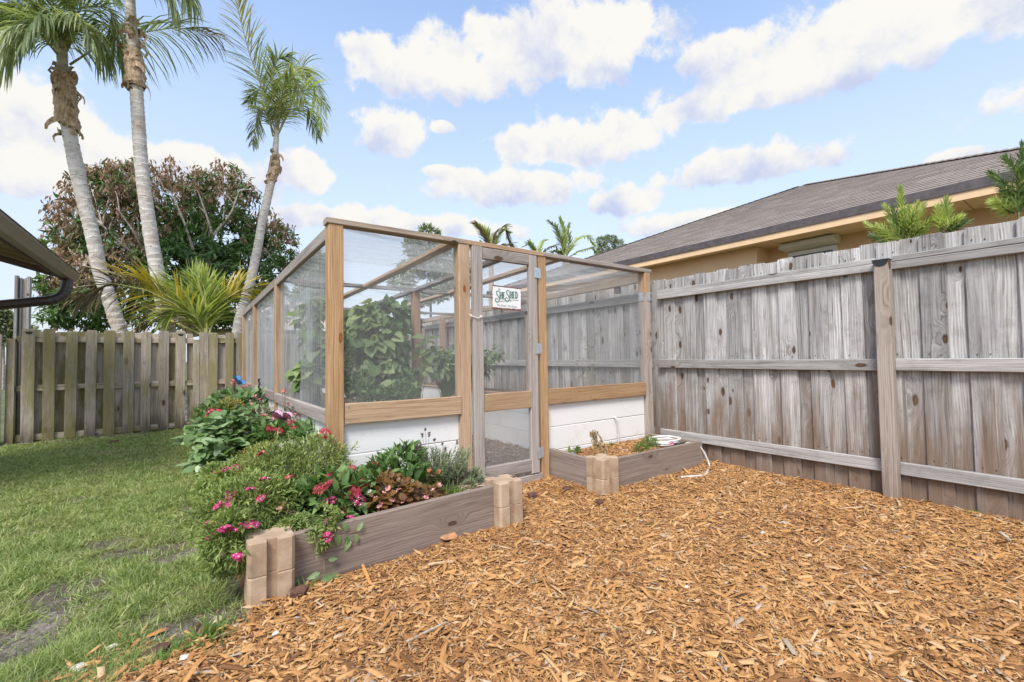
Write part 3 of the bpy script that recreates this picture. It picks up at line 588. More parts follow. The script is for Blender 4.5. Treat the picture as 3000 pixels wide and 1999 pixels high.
# ------------------------------------------------------------------ board fence on the right
FX = 4.165
fr = thing('board_fence', 'tall weathered grey board fence with three rails along the right side', 'fence', (4.2, 1.0, 0))
POSTS_Y = [-1.0, 1.075, 3.1, 5.3, 7.4, 9.05]
for py in POSTS_Y:
    if py == 3.1:
        board('post', fr, (4.015, py-0.003, -.03), (4.005, py-0.003, 1.70), (0, 1, 0), .092, .092, MW['post'])
        continue
    bpo = board('post', fr, (4.148, py, -.03), (4.145, py, 1.74), (0, 1, 0), .09, .09, MW['post'], warp=0.004)
    mb = MB(); mb.box((4.096, py-.05, 1.741), (4.196, py+.05, 1.749)); mb.box((4.0965, py-.046, 1.725), (4.0985, py+.046, 1.7405))
    n = 10
    arc = [(4.0965, py-.042*math.cos(PI*k/n), 1.7255-.03*math.sin(PI*k/n)) for k in range(n+1)]
    mb.add(arc+[(4.0985, a[1], a[2]) for a in arc], [tuple(range(n+1))])
    mb.build('post_cap', M_black, fr)
segs = [(-0.953, 1.028), (1.122, 3.05), (3.148, 5.253), (5.347, 7.353), (7.447, 9.0)]
for (a, b) in segs:
    for zc, h in ((0.235, .088), (0.977, .088), (1.727, .092)):
        if zc > 1.7:
            board('rail', fr, (4.184, a, zc-.022), (4.184, b, zc-.022+random.uniform(-.004, .004)), (0, 0, 1), .055, .036, MW['rail'])
            board('rail', fr, (4.187, a, zc+.028), (4.187, b, zc+.026), (0, 0, 1), .040, .030, MW['rail'])
        else:
            board('rail', fr, (4.184, a, zc), (4.184, b, zc+random.uniform(-.005, .005)), (0, 0, 1), h, .036, MW['rail'])
e = 2.769 + .235*27; k = 0; NL = MB()
while e > -1.3:
    if e < 9.15:
        for c, xx in ((e-.07, 4.2115), (e+.0475, 4.2295)):
            tz = 1.893+random.uniform(-.012, .010); tl = random.uniform(-.004, .004)
            board('plank', fr, (xx, c+tl, -.03), (xx, c-tl, tz), (0, 1, 0), .1385 if xx < 4.22 else .143, .0155, MW['fence'], var=k % 4, top='ear', warp=.0008)
            k += 1
        for zc in (.235, .977, 1.727):
            for dy in (-.10, -.04): NL.tube([(4.2032, e+dy, zc+.075+random.uniform(-.01, .01)), (4.2008, e+dy, zc+.075)], .0035, 5)
    e -= .235
NL.build('nail', simple('rusty_nail', (.10, .07, .055), .7), fr, kind='stuff')

# ------------------------------------------------------------------ shadowbox fence at the back
BY = 9.0
bf = thing('shadowbox_fence', 'low mossy shadowbox fence across the back of the lawn', 'fence', (0, 9.05, 0))
fronts = [-1.783, -1.575, -1.355, -1.147, -.938, -.722, -.517, -.297, -.085, .23, .35, .577, .745] + [.95+.21*i for i in range(16)] + [-2.2-.21*i for i in range(12)]
for i, xf in enumerate(fronts):
    if xf < -2.05: continue
    bt = .0 if xf < .1 else 0
    board('slat', bf, (xf, BY-.008, -.02+random.uniform(-.02, .02)), (xf+random.uniform(-.012, .012), BY-.008, 1.555+random.uniform(-.018, .016)), (1, 0, 0), random.uniform(.122, .132), .016, MW['mossy'], top='ear')
xs = sorted(x for x in fronts if x > -2.05)
for i in range(len(xs)-1):
    mid = (xs[i]+xs[i+1])/2
    if abs(mid-.073) < .09: 
        board('slat', bf, (.055, BY+.064, -.01), (.035, BY+.064, 1.53), (1, 0, 0), .085, .016, MW['mossback'], top='ear'); continue
    board('slat', bf, (mid+random.uniform(-.01, .01), BY+.064, -.01), (mid, BY+.064, 1.53+random.uniform(-.015, .012)), (1, 0, 0), random.uniform(.13, .142), .016, MW['mossback'], top='ear')
for zc in (.055, .735, 1.42):
    for (a, b) in ((-1.905, .083), (.168, 2.2), (2.3, 4.2)):
        board('rail', bf, (a, BY+.028, zc), (b, BY+.028, zc+random.uniform(-.008, .008)), (0, 0, 1), .085, .036, MW['mossback'])
for px_, h in ((-1.955, 1.425), (.126, 1.43), (2.25, 1.43)):
    board('post', bf, (px_, BY+.02, -.03), (px_, BY+.02, h), (1, 0, 0), .085, .085, MW['mossy'])
for px_ in (-1.783, -.085):       # black light caps near the top of two slats
    mb = MB(); n = 8; pts = [(px_-.035*math.cos(PI*q/n), BY-.0185, 1.515-.03*math.sin(PI*q/n)) for q in range(n+1)]
    mb.add(pts+[(a, b_+.002, c_) for a, b_, c_ in pts], [tuple(range(n+1))]+[(q, q+1, n+2+q, n+1+q) for q in range(n)]); mb.box((px_-.04, BY-.0186, 1.516), (px_+.04, BY-.012, 1.524))
    mb.build('post_cap', M_black, bf)
# side return of the fence, running towards the house on the left
sf = thing('fence_panel', 'dark edge-on fence panel beside the leftmost back fence post', 'fence', (-2.1, 8.9, 0))
for i in range(4): board('slat', sf, (-2.085-.15*i, 8.93, -.02), (-2.085-.15*i, 8.93, 1.49+.01*(i % 2)), (1, 0, 0), .13, .018, MW['mossy'], top='ear')
board('rail', sf, (-2.03, 8.96, .735), (-2.6, 8.96, .735), (0, 0, 1), .085, .03, MW['mossback'])
# tall channelled post beyond the fence
tp = thing('channel_post', 'tall grey split wooden post with a notched top behind the left end of the fence', 'post', (-1.95, 9.5, 0))
board('web', tp, (-1.955, 9.52, 0), (-1.955, 9.52, 2.325), (1, 0, 0), .09, .03, MW['grey'])
for dx, hh in ((-.062, 2.36), (.062, 2.355)): board('flange', tp, (-1.955+dx, 9.50, 0), (-1.955+dx, 9.50, hh), (0, 1, 0), .10, .033, MW['rail'])
for dx in (-.022, .03): board('batten', tp, (-1.955+dx, 9.495, 0), (-1.955+dx, 9.495, 2.335), (1, 0, 0), .022, .018, MW['rail'])

# ------------------------------------------------------------------ house at the left: gutter, gable overhang, downspout
hl = thing('house', 'house corner at the left edge with brown gutter, rake overhang and downspout', 'house', (-2.4, 4.0, 0))
EX, EZ, EY = -1.20, 2.30, 8.46
mb = MB()   # K-style gutter, extruded along y
prof = [(0, 0), (-.012, 0), (-.012, -.012), (-.004, -.03), (-.035, -.085), (-.05, -.118), (-.125, -.118), (-.125, .0), (-.117, .0), (-.117, -.11), (-.055, -.11), (-.02, -.03), (-.02, -.004)]
n = len(prof)
Vg = [(EX+a, EY, EZ+b) for a, b in prof]+[(EX+a, 4.6, EZ+b) for a, b in prof]
mb.add(Vg, [(i, (i+1) % n, n+(i+1) % n, n+i) for i in range(n)])
mb.add([(EX+a, EY+.002, EZ+b) for a, b in prof[:8]], [tuple(range(8))])
mb.build('gutter', M_gutter, hl)
SL = math.tan(R(17))
def roofpt(x, y, dz): return (x, y, EZ+.02+dz+(EX-.06-x)*SL)
mb = MB(); xa, xb = EX-.05, EX-1.6
top = [roofpt(xa, EY-.04, .03), roofpt(xa, 4.6, .03), roofpt(xb, 4.6, .03), roofpt(xb, EY-.04, .03)]; bot = [roofpt(xa, EY-.04, 0), roofpt(xa, 4.6, 0), roofpt(xb, 4.6, 0), roofpt(xb, EY-.04, 0)]
mb.add(top+bot, [(0, 1, 2, 3), (7, 6, 5, 4), (0, 4, 5, 1), (1, 5, 6, 2), (2, 6, 7, 3), (3, 7, 4, 0)]); mb.build('roof', M_roofu, hl)
board('rake_board', hl, roofpt(xa-.09, EY-.062, -.075), roofpt(xb, EY-.062, -.075), (0, 0, 1), .13, .035, MW['dark'])
for i, (y0, y1) in enumerate(((7.0, 8.38), (5.3, 6.98), (4.65, 5.26))):
    mb = MB(); za = -.022-.012*(i % 2)
    q = [roofpt(xa-.10, y1, za), roofpt(xa-.10, y0, za), roofpt(xa-.95, y0+.05, za), roofpt(xa-.95, y1, za)]
    mb.add(q+[(a, b, c+.012) for a, b, c in q], [(3, 2, 1, 0), (4, 5, 6, 7), (0, 1, 5, 4), (1, 2, 6, 5), (2, 3, 7, 6), (3, 0, 4, 7)]); mb.build('soffit_panel', MW['ply'], hl)
board('fascia', hl, (EX-.145, 4.6, EZ-.055), (EX-.145, EY-.08, EZ-.055), (0, 0, 1), .15, .022, MW['dark'])
for k in range(2): board('rafter_tail', hl, roofpt(xa-.11, 7.6-2.1*k, -.085), roofpt(xa-1.0, 7.6-2.1*k, -.085), (0, 0, 1), .09, .035, MW['ply'])
mb = MB(); mb.box((-3.0, 4.7, -.05), (-2.75, 7.0, 2.6)); mb.build('wall', M_stucco, hl)
# downspout: down from the gutter, ribbed elbow, then a slope to the wall
dp = bez((EX-.088, 8.20, EZ-.119), (EX-.088, 8.20, EZ-.30), (EX-.12, 8.16, EZ-.40), (EX-.32, 8.12, EZ-.43), 16)
tail = [dp[-1]+np.array([-.75*k/4, -.02*k, -.16*k/4]) for k in range(1, 7)]
path = np.concatenate([dp, tail]); rr = [.060*(1.0+(.07 if (2 < i < 15 and i % 2) else 0)) for i in range(len(path))]
mb = MB(); mb.tube(path, rr, 10); mb.build('downspout', M_pipe, hl, smooth=False)

# ------------------------------------------------------------------ neighbour's house on the right
hr = thing('neighbour_house', 'orange stucco house with grey shingle hip roof behind the right fence', 'house', (11.3, 4.3, 0))
AX, AY, AZ = 11.3, 4.3, 4.86; E0, EZ0 = 6.1, 2.70
ky0, ky1 = AY-5.2, AY+5.2; ex1 = AX+5.2
cor = [(E0, ky0, EZ0), (E0, ky1, EZ0), (ex1, ky1, EZ0), (ex1, ky0, EZ0)]; ap = (AX, AY, AZ)
mb = MB(); mb.add(cor+[ap]+[(a, b, c-.03) for a, b, c in cor], [(0, 4, 1), (1, 4, 2), (2, 4, 3), (3, 4, 0), (8, 7, 6, 5), (0, 1, 6, 5), (1, 2, 7, 6), (2, 3, 8, 7), (3, 0, 5, 8)])
roof = mb.build('roof', M_shingle, hr)
sl = math.atan2(AZ-EZ0, AX-E0); run = math.hypot(AX-E0, AZ-EZ0); us = np.array([math.cos(sl), 0, math.sin(sl)]); nu = np.array([-math.sin(sl), 0, math.cos(sl)])
shing = []
ce = .142; nc = int(run/ce)
for i in range(nc):
    s0 = i*ce; hw = 5.2*(1-(s0+.04)/run); y = -hw + (-(i % 3)*.11)
    while y < hw:
        wd_ = random.uniform(.15, .34); a, b = max(y, -hw), min(y+wd_-.006, hw)
        if b-a > .04: shing.append((s0, a, b, random.uniform(.008, .012)))
        y += wd_
def shingle_geo(s0, a, b, th):
    P = []
    for (s, yy, hgt) in ((s0-.006, a, .004+th), (s0-.006, b, .004+th), (s0+ce+.02, b, .005), (s0+ce+.02, a, .005), (s0-.006, a, .001), (s0-.006, b, .001)):
        P.append(np.array([E0, AY+yy, EZ0])+us*s+nu*hgt)
    return P, [(0, 1, 2, 3)[::-1], (0, 4, 5, 1)[::-1], (0, 3, 4), (1, 5, 2)]
def pix(p):
    d = np.asarray(p, float)-CAMP; z = d@FWD
    return (1500+FPX*(d@RGT)/z, 999.5-FPX*(d@UPV)/z, z) if z > .05 else (-9999, -9999, z)
scored = []
for q in shing:
    p0 = pix(np.array([E0, AY+q[1], EZ0])+us*q[0]); p1 = pix(np.array([E0, AY+q[2], EZ0])+us*(q[0]+ce))
    vis = -50 < p0[0] < 3050 and p0[1] < 900
    scored.append((abs(p0[0]-p1[0]) if vis else 0, q))
scored.sort(key=lambda a: -a[0])
roof_rest = MB()
for i, (sc, q) in enumerate(scored):
    P, F = shingle_geo(*q)
    if i < 290: world_obj('shingle', P, F, M_shingle, roof)
    else: roof_rest.add(P, F)
roof_rest.build('shingle_courses', M_shingle, roof, kind='stuff')
for c0 in (cor[0], cor[1]):
    c0 = np.array(c0); apn = np.array(ap); L = np.linalg.norm(apn-c0); d = (apn-c0)/L
    for q in range(0, int(L/.2)):
        pass
hp = MB()
for c0 in (cor[0], cor[1]):
    c0 = np.array(c0); apn = np.array(ap); L = np.linalg.norm(apn-c0); d = (apn-c0)/L; sd_ = nrm(np.cross(d, (0, 0, 1)))
    for q in range(int(L/.14)):
        a = c0+d*(q*.14); b = c0+d*(q*.14+.17); z0, z1 = np.array([0, 0, .028]), np.array([0, 0, .018]); dn = np.array([0, 0, -.03])
        hp.add([a+z0, a+sd_*.12+z0+dn, a-sd_*.12+z0+dn, b+z1, b+sd_*.12+z1+dn, b-sd_*.12+z1+dn], [(0, 1, 4, 3), (0, 3, 5, 2), (0, 2, 1)])
hp.build('hip_cap', M_shingle, roof)
mb = MB(); y = ky0
mb.box((E0-.012, ky0-.01, EZ0-.085), (E0-.002, ky1+.01, EZ0+.006))
for y in np.arange(ky0+.4, ky1, .62): mb.box((E0-.0145, y, EZ0-.084), (E0-.0125, y+.006, EZ0+.004))
mb.build('drip_edge', M_drip, hr)
mb = MB(); mb.box((E0+.001, ky0, EZ0-.165), (E0+.024, ky1, EZ0-.031)); mb.build('fascia', M_fascia, hr)
mb = MB(); y = ky0+.03
so_w = 6.72
while y < ky1:
    mb.box((E0+.026, y, EZ0-.148), (so_w+.02, min(y+.60, ky1), EZ0-.134)); y += .608
mb.build('soffit', M_soffit, hr)
mb = MB(); mb.box((6.72, -.6, -.05), (16.0, 3.02, EZ0-.135)); mb.box((6.36, 3.02, -.05), (16.0, 9.1, EZ0-.1495)); mb.build('wall', M_stucco, hr)
wv = MB(); wy0, wy1 = 2.18, 2.76; wx = 6.72
for (a, b, c_, d_) in ((wy0, wy0+.05, 1.2, 2.44), (wy1-.05, wy1, 1.2, 2.44), (wy0+.05, wy1-.05, 2.39, 2.44), (wy0+.05, wy1-.05, 1.2, 1.25)): wv.box((wx-.03, a, c_), (wx-.002, b, d_))
wo = wv.build('window', M_white, hr)
mb = MB(); mb.box((wx-.012, wy0+.05, 1.25), (wx-.003, wy1-.05, 2.39)); mb.build('pane', M_glass, wo)
mb = MB(); hx0, hx1 = wx-.24, wx-.002
mb.add([(hx1, wy0-.03, 2.455), (hx1, wy0-.03, 2.565), (hx0, wy0-.03, 2.535), (hx0, wy0-.03, 2.475), (hx1, wy1+.03, 2.455), (hx1, wy1+.03, 2.565), (hx0, wy1+.03, 2.535), (hx0, wy1+.03, 2.475)],
       [(0, 1, 2, 3), (7, 6, 5, 4), (0, 4, 5, 1), (1, 5, 6, 2), (2, 6, 7, 3), (3, 7, 4, 0)]); mb.build('shutter_box', M_white, hr)
# low house far behind the enclosure
fh = thing('far_house', 'low pale-roofed house seen through the mesh beyond the back fence', 'house', (4.5, 24, 0))
mb = MB(); mb.box((0.5, 22, -.05), (7.4, 28, 2.55)); mb.build('wall', simple('pale_wall', (0.55, 0.46, 0.37), 0.9), fh)
mb = MB(); c4 = [(-.2, 21.4, 2.5), (8.0, 21.4, 2.5), (8.0, 28.6, 2.5), (-.2, 28.6, 2.5)]; rdg = [(3.0, 25, 4.0), (4.8, 25, 4.0)]
mb.add(c4+rdg, [(0, 1, 5, 4), (1, 2, 5), (2, 3, 4, 5), (3, 0, 4), (3, 2, 1, 0)]); mb.build('roof', M_pinkroof, fh)
mb = MB(); mb.box((-.22, 21.37, 2.36), (8.02, 21.39, 2.52)); mb.build('fascia', M_white, fh)

# ------------------------------------------------------------------ screened garden enclosure
en = thing('garden_enclosure', 'timber and wire mesh garden enclosure with white plank base', 'enclosure', (2.4, 3.05, 0))
YF = 3.05; N_ = MW['new']
board('post', en, (.792, YF+.045, -.02), (.786, YF+.045, 1.966), (1, 0, 0), .096, .09, N_, 0)
board('post', en, (1.757, YF+.045, -.02), (1.752, YF+.045, 1.966), (1, 0, 0), .098, .09, N_, 1)
board('post', en, (2.545, YF+.045, -.02), (2.542, YF+.045, 1.963), (1, 0, 0), .088, .09, N_, 2)
board('post', en, (4.005, YF+.047, 1.702), (4.005, YF+.047, 1.958), (1, 0, 0), .092, .092, N_, 3)
WPY = [5.30, 7.25, 8.75]
for y in WPY: board('post', en, (.790, y, -.02), (.788, y, 1.925-.012*(y-5)), (1, 0, 0), .088, .088, N_)
board('post', en, (2.33, 5.29, 0), (2.33, 5.29, 1.908), (1, 0, 0), .088, .088, MW['rust'])
board('post', en, (1.62, 6.1, 0), (1.62, 6.1, 1.10), (1, 0, 0), .085, .085, MW['dark'])
board('post', en, (4.03, 7.9, 0), (4.03, 7.9, 1.87), (0, 1, 0), .088, .088, MW['rust'])
# beams lying flat on the front posts, three lengths of different age
board('top_beam', en, (.728, YF+.04, 1.986), (1.765, YF+.04, 1.986), (0, 1, 0), .094, .038, MW['cap'], 0)
board('top_beam', en, (1.767, YF+.04, 1.985), (2.562, YF+.04, 1.983), (0, 1, 0), .09, .037, N_, 1)
board('top_beam', en, (2.564, YF+.04, 1.983), (4.075, YF+.042, 1.978), (0, 1, 0), .092, .038, MW['grey'], 2)
ys = [YF+.09]+[q for q in WPY]
for i in range(3):
    a = ys[i]+(.002 if i == 0 else .046); b = ys[i+1]-.046
    board('top_beam', en, (.768, a, 1.928-.02*i), (.768, b, 1.905-.02*i), (0, 0, 1), .088, .037, MW['grey'])
    board('sill', en, (.752, a, .700), (.752, b, .692), (0, 0, 1), .092, .036, MW['grey'])
    for zb in range(3): board('siding_board', en, (.776, a, .11+.213*zb), (.776, b, .11+.213*zb), (0, 0, 1), .209, .012, M_siding, warp=0)
# rafters and cross beams
for xr, mt, y1 in ((1.70, 'new', 8.7), (2.32, 'dark', 8.7), (2.80, 'new', 8.7)):
    board('rafter', en, (xr, YF+.089, 1.984), (xr, 5.242, 1.930), (1, 0, 0), .086, .037, MW[mt]); board('rafter', en, (xr, 5.338, 1.928), (xr, y1-.07, 1.882), (1, 0, 0), .086, .037, MW[mt])
for yc in (5.29, 7.25, 8.72): board('cross_beam', en, (.836, yc, 1.928-.014*(yc-5.29)-.0375*(yc == 7.25)), (4.03, yc, 1.928-.014*(yc-5.29)-.0375*(yc == 7.25)), (0, 1, 0), .088, .036, MW['dark'])
board('side_beam', en, (4.075, YF+.10, 1.925), (4.075, 8.9, 1.86), (0, 0, 1), .09, .036, MW['cap'])
board('post', en, (4.10, 3.55, 1.80), (4.10, 3.55, 1.878), (0, 1, 0), .07, .05, MW['dark'])
# sills and white siding on the front
board('sill', en, (.842, YF+.014, .718), (1.707, YF+.010, .712), (0, 0, 1), .136, .036, N_, 3)
board('sill', en, (2.590, YF+.030, .718), (3.957, YF+.034, .716), (0, 0, 1), .138, .036, N_, 2)
for (a, b, yy) in ((.842, 1.706, YF+.045), (2.591, 3.958, YF+.055)):
    z0 = 0.012
    for h in (.221, .208, .204): board('siding_board', en, (a, yy, z0+h/2), (b, yy, z0+h/2), (0, 0, 1), h-.006, .014, M_siding, warp=0); z0 += h
# screws in the sills, bracket on the right corner post
mb = MB()
for (x, z) in ((1.69, .775), (1.69, .665), (.86, .77), (.86, .66)): mb.tube([(x, YF-.011, z), (x, YF-.006, z)], .005, 6)
mb.build('screw', M_galv, en)
mb = MB(); mb.box((3.975, YF-.003, 1.655), (4.04, YF-.0006, 1.748)); mb.box((3.9545, YF+.02, 1.655), (3.957, YF+.085, 1.748)); mb.build('bracket', M_galv, en)
def wire_panel(name, parent, o, u, v, lu, lv, pitch=.0064, r=.00042):
    """welded wire: lu along u, lv along v, every wire a thin prism"""
    o, u, v = map(lambda a: np.asarray(a, float), (o, u, v)); n = np.cross(u, v); Vs, Fs, b = [], [], 0
    def wires(cnt, base, step, along, ln, off):
        nonlocal b
        k = np.arange(cnt+1)[:, None]*pitch
        a0 = base+step*k+n*off
        sag = n[None]*(rng.normal(0, .0008, (cnt+1, 1)))
        a0 = a0+sag; a1 = a0+along*ln
        ring = [step*r, -step*r*.5+n*r*.87, -step*r*.5-n*r*.87]
        V = np.stack([a0+q for q in ring]+[a1+q for q in ring], 1).reshape(-1, 3); i = np.arange(cnt+1)[:, None]*6+b
        F = np.concatenate([i+np.array([[0, 1, 4, 3]]), i+np.array([[1, 2, 5, 4]]), i+np.array([[2, 0, 3, 5]])]); Vs.append(V); Fs.append(F); b += len(V)
    wires(int(lu/pitch), o, u, v, lv, 0.0); wires(int(lv/pitch), o, v, u, lu, .001)
    return world_obj(name, np.concatenate(Vs), np.concatenate(Fs), M_wire, parent)
ux, uz, uy = (1, 0, 0), (0, 0, 1), (0, 1, 0)
wire_panel('wire_mesh', en, (.835, YF+.05, .70), ux, uz, .875, 1.27)
wire_panel('wire_mesh', en, (2.58, YF+.05, .70), ux, uz, 1.39, 1.265)
for i in range(3): wire_panel('wire_mesh', en, (.792, ys[i]+.03, .70), uy, uz, ys[i+1]-ys[i]-.06, 1.19, pitch=.0095)
# roof netting, slack between the rafters
nx, ny = 40, 56
gx, gy = np.meshgrid(np.linspace(.80, 4.09, nx), np.linspace(YF+.02, 8.75, ny)); gx, gy = gx.ravel(), gy.ravel()
sag = np.minimum.reduce([np.abs(gx-a) for a in (.8, 1.64, 2.36, 2.8, 4.09)])
gz = 2.0-.024*(gy-YF)-.10*np.sqrt(sag)*(0.45+fbm(gx*2, gy*1.3))-.02*fbm(gx*4, gy*9)
i = np.arange(nx*ny).reshape(ny, nx); Fq = np.stack([i[:-1, :-1], i[:-1, 1:], i[1:, 1:], i[1:, :-1]], -1).reshape(-1, 4)
world_obj('roof_netting', np.stack([gx, gy, gz], 1), Fq, M_net, en, smooth=True)
wire_panel('wire_mesh', en, (.80, YF+.03, 2.006), ux, uy, 3.27, 1.3, pitch=.0127, r=.00045)
# clear plastic hung inside the left wall
for (a, b, zt) in ((4.15, 5.22, 1.72), (5.36, 7.18, 1.78), (7.32, 8.7, 1.76)):
    nn_, mm = 60, 10
    yy, zz = np.meshgrid(np.linspace(a, b, nn_), np.linspace(.62, zt, mm)); yy, zz = yy.ravel(), zz.ravel()
    xx = .862+.018*np.sin(yy*31+3*np.sin(yy*7))*(0.4+zz*.5)+.02*fbm(yy*9, zz*2)
    i = np.arange(nn_*mm).reshape(mm, nn_); Fq = np.stack([i[:-1, :-1], i[:-1, 1:], i[1:, 1:], i[1:, :-1]], -1).reshape(-1, 4)
    world_obj('plastic_sheet', np.stack([xx, yy, zz], 1), Fq, M_film, en, smooth=True)
# door
dr = group_part('door', en, (2.14, YF, .1))
dr['label'] = 'mesh door with grey stiles and a pale timber mid rail'
board('stile', dr, (1.868, YF+.004, .085), (1.866, YF+.004, 1.962), (1, 0, 0), .092, .038, MW['grey'], 0)
board('stile', dr, (2.424, YF+.004, .085), (2.430, YF+.004, 1.955), (1, 0, 0), .088, .038, MW['grey'], 1)
board('top_rail', dr, (1.914, YF+.006, 1.912), (2.384, YF+.006, 1.910), (0, 0, 1), .092, .036, MW['grey'], 2)
board('mid_rail', dr, (1.916, YF-.001, .713), (2.379, YF-.001, .713), (0, 0, 1), .142, .036, N_, 0)
board('kick_rail', dr, (1.916, YF+.006, .155), (2.378, YF+.006, .155), (0, 0, 1), .10, .036, MW['grey'], 1)
wire_panel('wire_mesh', dr, (1.90, YF+.028, .12), ux, uz, .50, 1.80)
for z in (1.805, 1.145, .245):
    mb = MB(); mb.box((2.437, YF-.0185, z-.045), (2.474, YF-.0162, z+.045)); mb.box((2.481, YF-.004, z-.045), (2.519, YF-.0015, z+.045)); mb.tube([(2.4775, YF-.0125, z-.046), (2.4775, YF-.0125, z+.046)], .005, 8)
    for sx in (2.448, 2.463): 
        for dz in (-.03, .03): mb.tube([(sx, YF-.021, z+dz), (sx, YF-.0186, z+dz)], .004, 6)
    mb.build('hinge', M_galv, dr)
mb = MB(); mb.tube(bez((1.80, YF-.012, 1.405), (1.83, YF-.028, 1.385), (1.86, YF-.03, 1.385), (1.885, YF-.024, 1.398), 8), .0032, 6)
mb.tube([(1.797+.008*math.cos(t_), YF-.013, 1.408+.008*math.sin(t_)) for t_ in np.linspace(0, 2*PI, 9)], .003, 5); mb.tube([(1.889+.008*math.cos(t_), YF-.02, 1.40+.008*math.sin(t_)) for t_ in np.linspace(0, 2*PI, 9)], .003, 5)
mb.build('hook_latch', M_white, dr)
board('threshold', en, (1.81, YF+.01, .03), (2.497, YF+.01, .035), (0, 0, 1), .075, .04, MW['grey'])

# sign on the door
sg = thing('sign', 'small white enamel sign with green lettering on the mesh door', 'sign', (2.135, YF-.028, 1.56))
def sgp(x, z, d=0): return (2.135+x, YF-.028-d, 1.56+z)
n = 40; ol = []
hw, hh = .148, .097
for k in range(4*n):
    s_, t_ = divmod(k, n); f_ = t_/n*2-1
    x, z = [(f_*hw, -hh), (hw, f_*hh), (-f_*hw, hh), (-hw, -f_*hh)][s_]
    j = .0016*math.sin(k*2.7)+random.uniform(-.0012, .0012); ol.append((x*(1-abs(j)*4), z+(-j if s_ in (0, 2) else 0)-.012*(x/hw)*.0))
mb = MB(); m_ = len(ol); mb.add([(x, 0, z) for x, z in ol]+[(x, .002, z) for x, z in ol], [tuple(range(m_)), tuple(range(2*m_-1, m_-1, -1))]+[(k, m_+k, m_+(k+1) % m_, (k+1) % m_) for k in range(m_)])
plate = obj('plate', mk_mesh('plate', mb.V, mb.F, M_signw), sg, (2.135, YF-.028, 1.56)); plate.rotation_euler = (0, R(1.2), 0)
def ribbon(mb, pts, ws, d=.0013):
    P = np.array(pts, float); T = nrm(np.gradient(P, axis=0)); Nn = np.stack([-T[:, 1], T[:, 0]], 1); ws = np.broadcast_to(ws, (len(P),))
    L = P+Nn*ws[:, None]/2; Q = P-Nn*ws[:, None]/2; m_ = len(P)
    mb.add([sgp(a, b, d) for a, b in L]+[sgp(a, b, d) for a, b in Q], [(i, m_+i, m_+i+1, i+1) for i in range(m_-1)])
def bigS(mb, x0, z0, s):
    P = [(.62, .98), (.55, 1.08), (.38, 1.10), (.24, 1.0), (.20, .85), (.30, .68), (.46, .50), (.60, .30), (.62, .10), (.50, -.08), (.30, -.14), (.12, -.08), (.04, .08), (.10, .24), (.24, .30), (.34, .22), (.33, .10)]
    P = np.array(P); tt = np.linspace(0, len(P)-1, 60); P = np.stack([np.interp(tt, range(len(P)), P[:, k]) for k in (0, 1)], 1)
    for _ in range(4): P[1:-1] = (P[:-2]+2*P[1:-1]+P[2:])/4
    wv_ = .05+.10*np.sin(np.linspace(0.3, PI-.1, 60))
    ribbon(mb, [(x0+a*s, z0+b*s) for a, b in P], wv_*s)
lt = MB()
bigS(lt, -.121, -.028, .075); bigS(lt, -.022, -.016, .075)
def bars(mb, x0, z0, w_, h_, ch):
    st = .0135
    def seg(a, b, t_): ribbon(mb, [(x0+a[0]*w_, z0+a[1]*h_), (x0+b[0]*w_, z0+b[1]*h_)], t_)
    if ch == 'H': seg((.14, 0), (.14, 1), st); seg((.86, 0), (.86, 1), st); seg((.2, .5), (.8, .5), .006)
    if ch == 'E': seg((.2, 0), (.2, 1), st); seg((.2, .05), (.95, .05), .006); seg((.2, .5), (.75, .5), .006); seg((.2, .95), (.95, .95), .006)
    if ch == 'D':
        seg((.2, 0), (.2, 1), st); c_ = [(x0+(.2+.72*math.sin(q))*w_, z0+(.5+.47*math.cos(q))*h_) for q in np.linspace(0, PI, 14)]; ribbon(mb, c_, .010)
bars(lt, -.072, -.012, .026, .060, 'H'); bars(lt, -.040, -.010, .019, .058, 'E')
bars(lt, .028, .000, .026, .060, 'H'); bars(lt, .060, .002, .020, .059, 'E'); bars(lt, .084, .003, .026, .058, 'D')
lt.build('lettering', M_signg, sg)
sw = MB()
ribbon(sw, [(-.07+.062*q, -.030+.008*q) for q in np.linspace(0, 1, 6)], .004); ribbon(sw, [(.055+.060*q, -.012+.004*q-.003*q*q) for q in np.linspace(0, 1, 6)], .004)
for (cx, cz, s_) in ((-.075, .068, .011), (.036, -.018, .010)):     # little bee and flower sprig
    for q in range(6): ribbon(sw, [(cx, cz), (cx+s_*math.cos(q*PI/3+.4), cz+s_*.8*math.sin(q*PI/3+.4))], .003)
sw.build('ornament', M_signd, sg)
tc = bpy.data.curves.new('motto', 'FONT'); tc.body = 'My Shed - My Rules'; tc.size = .025; tc.align_x = 'CENTER'; tc.space_character = 1.0
to = bpy.data.objects.new('motto', tc); COL.objects.link(to); bpy.context.view_layer.update()
mme = bpy.data.meshes.new_from_object(to.evaluated_get(bpy.context.evaluated_depsgraph_get())); bpy.data.objects.remove(to)
mme.materials.clear(); mme.materials.append(M_signd)
o = obj('motto', mme, sg, sgp(0, -.072, .0014)); o.rotation_euler = (R(90), R(1.5), 0)

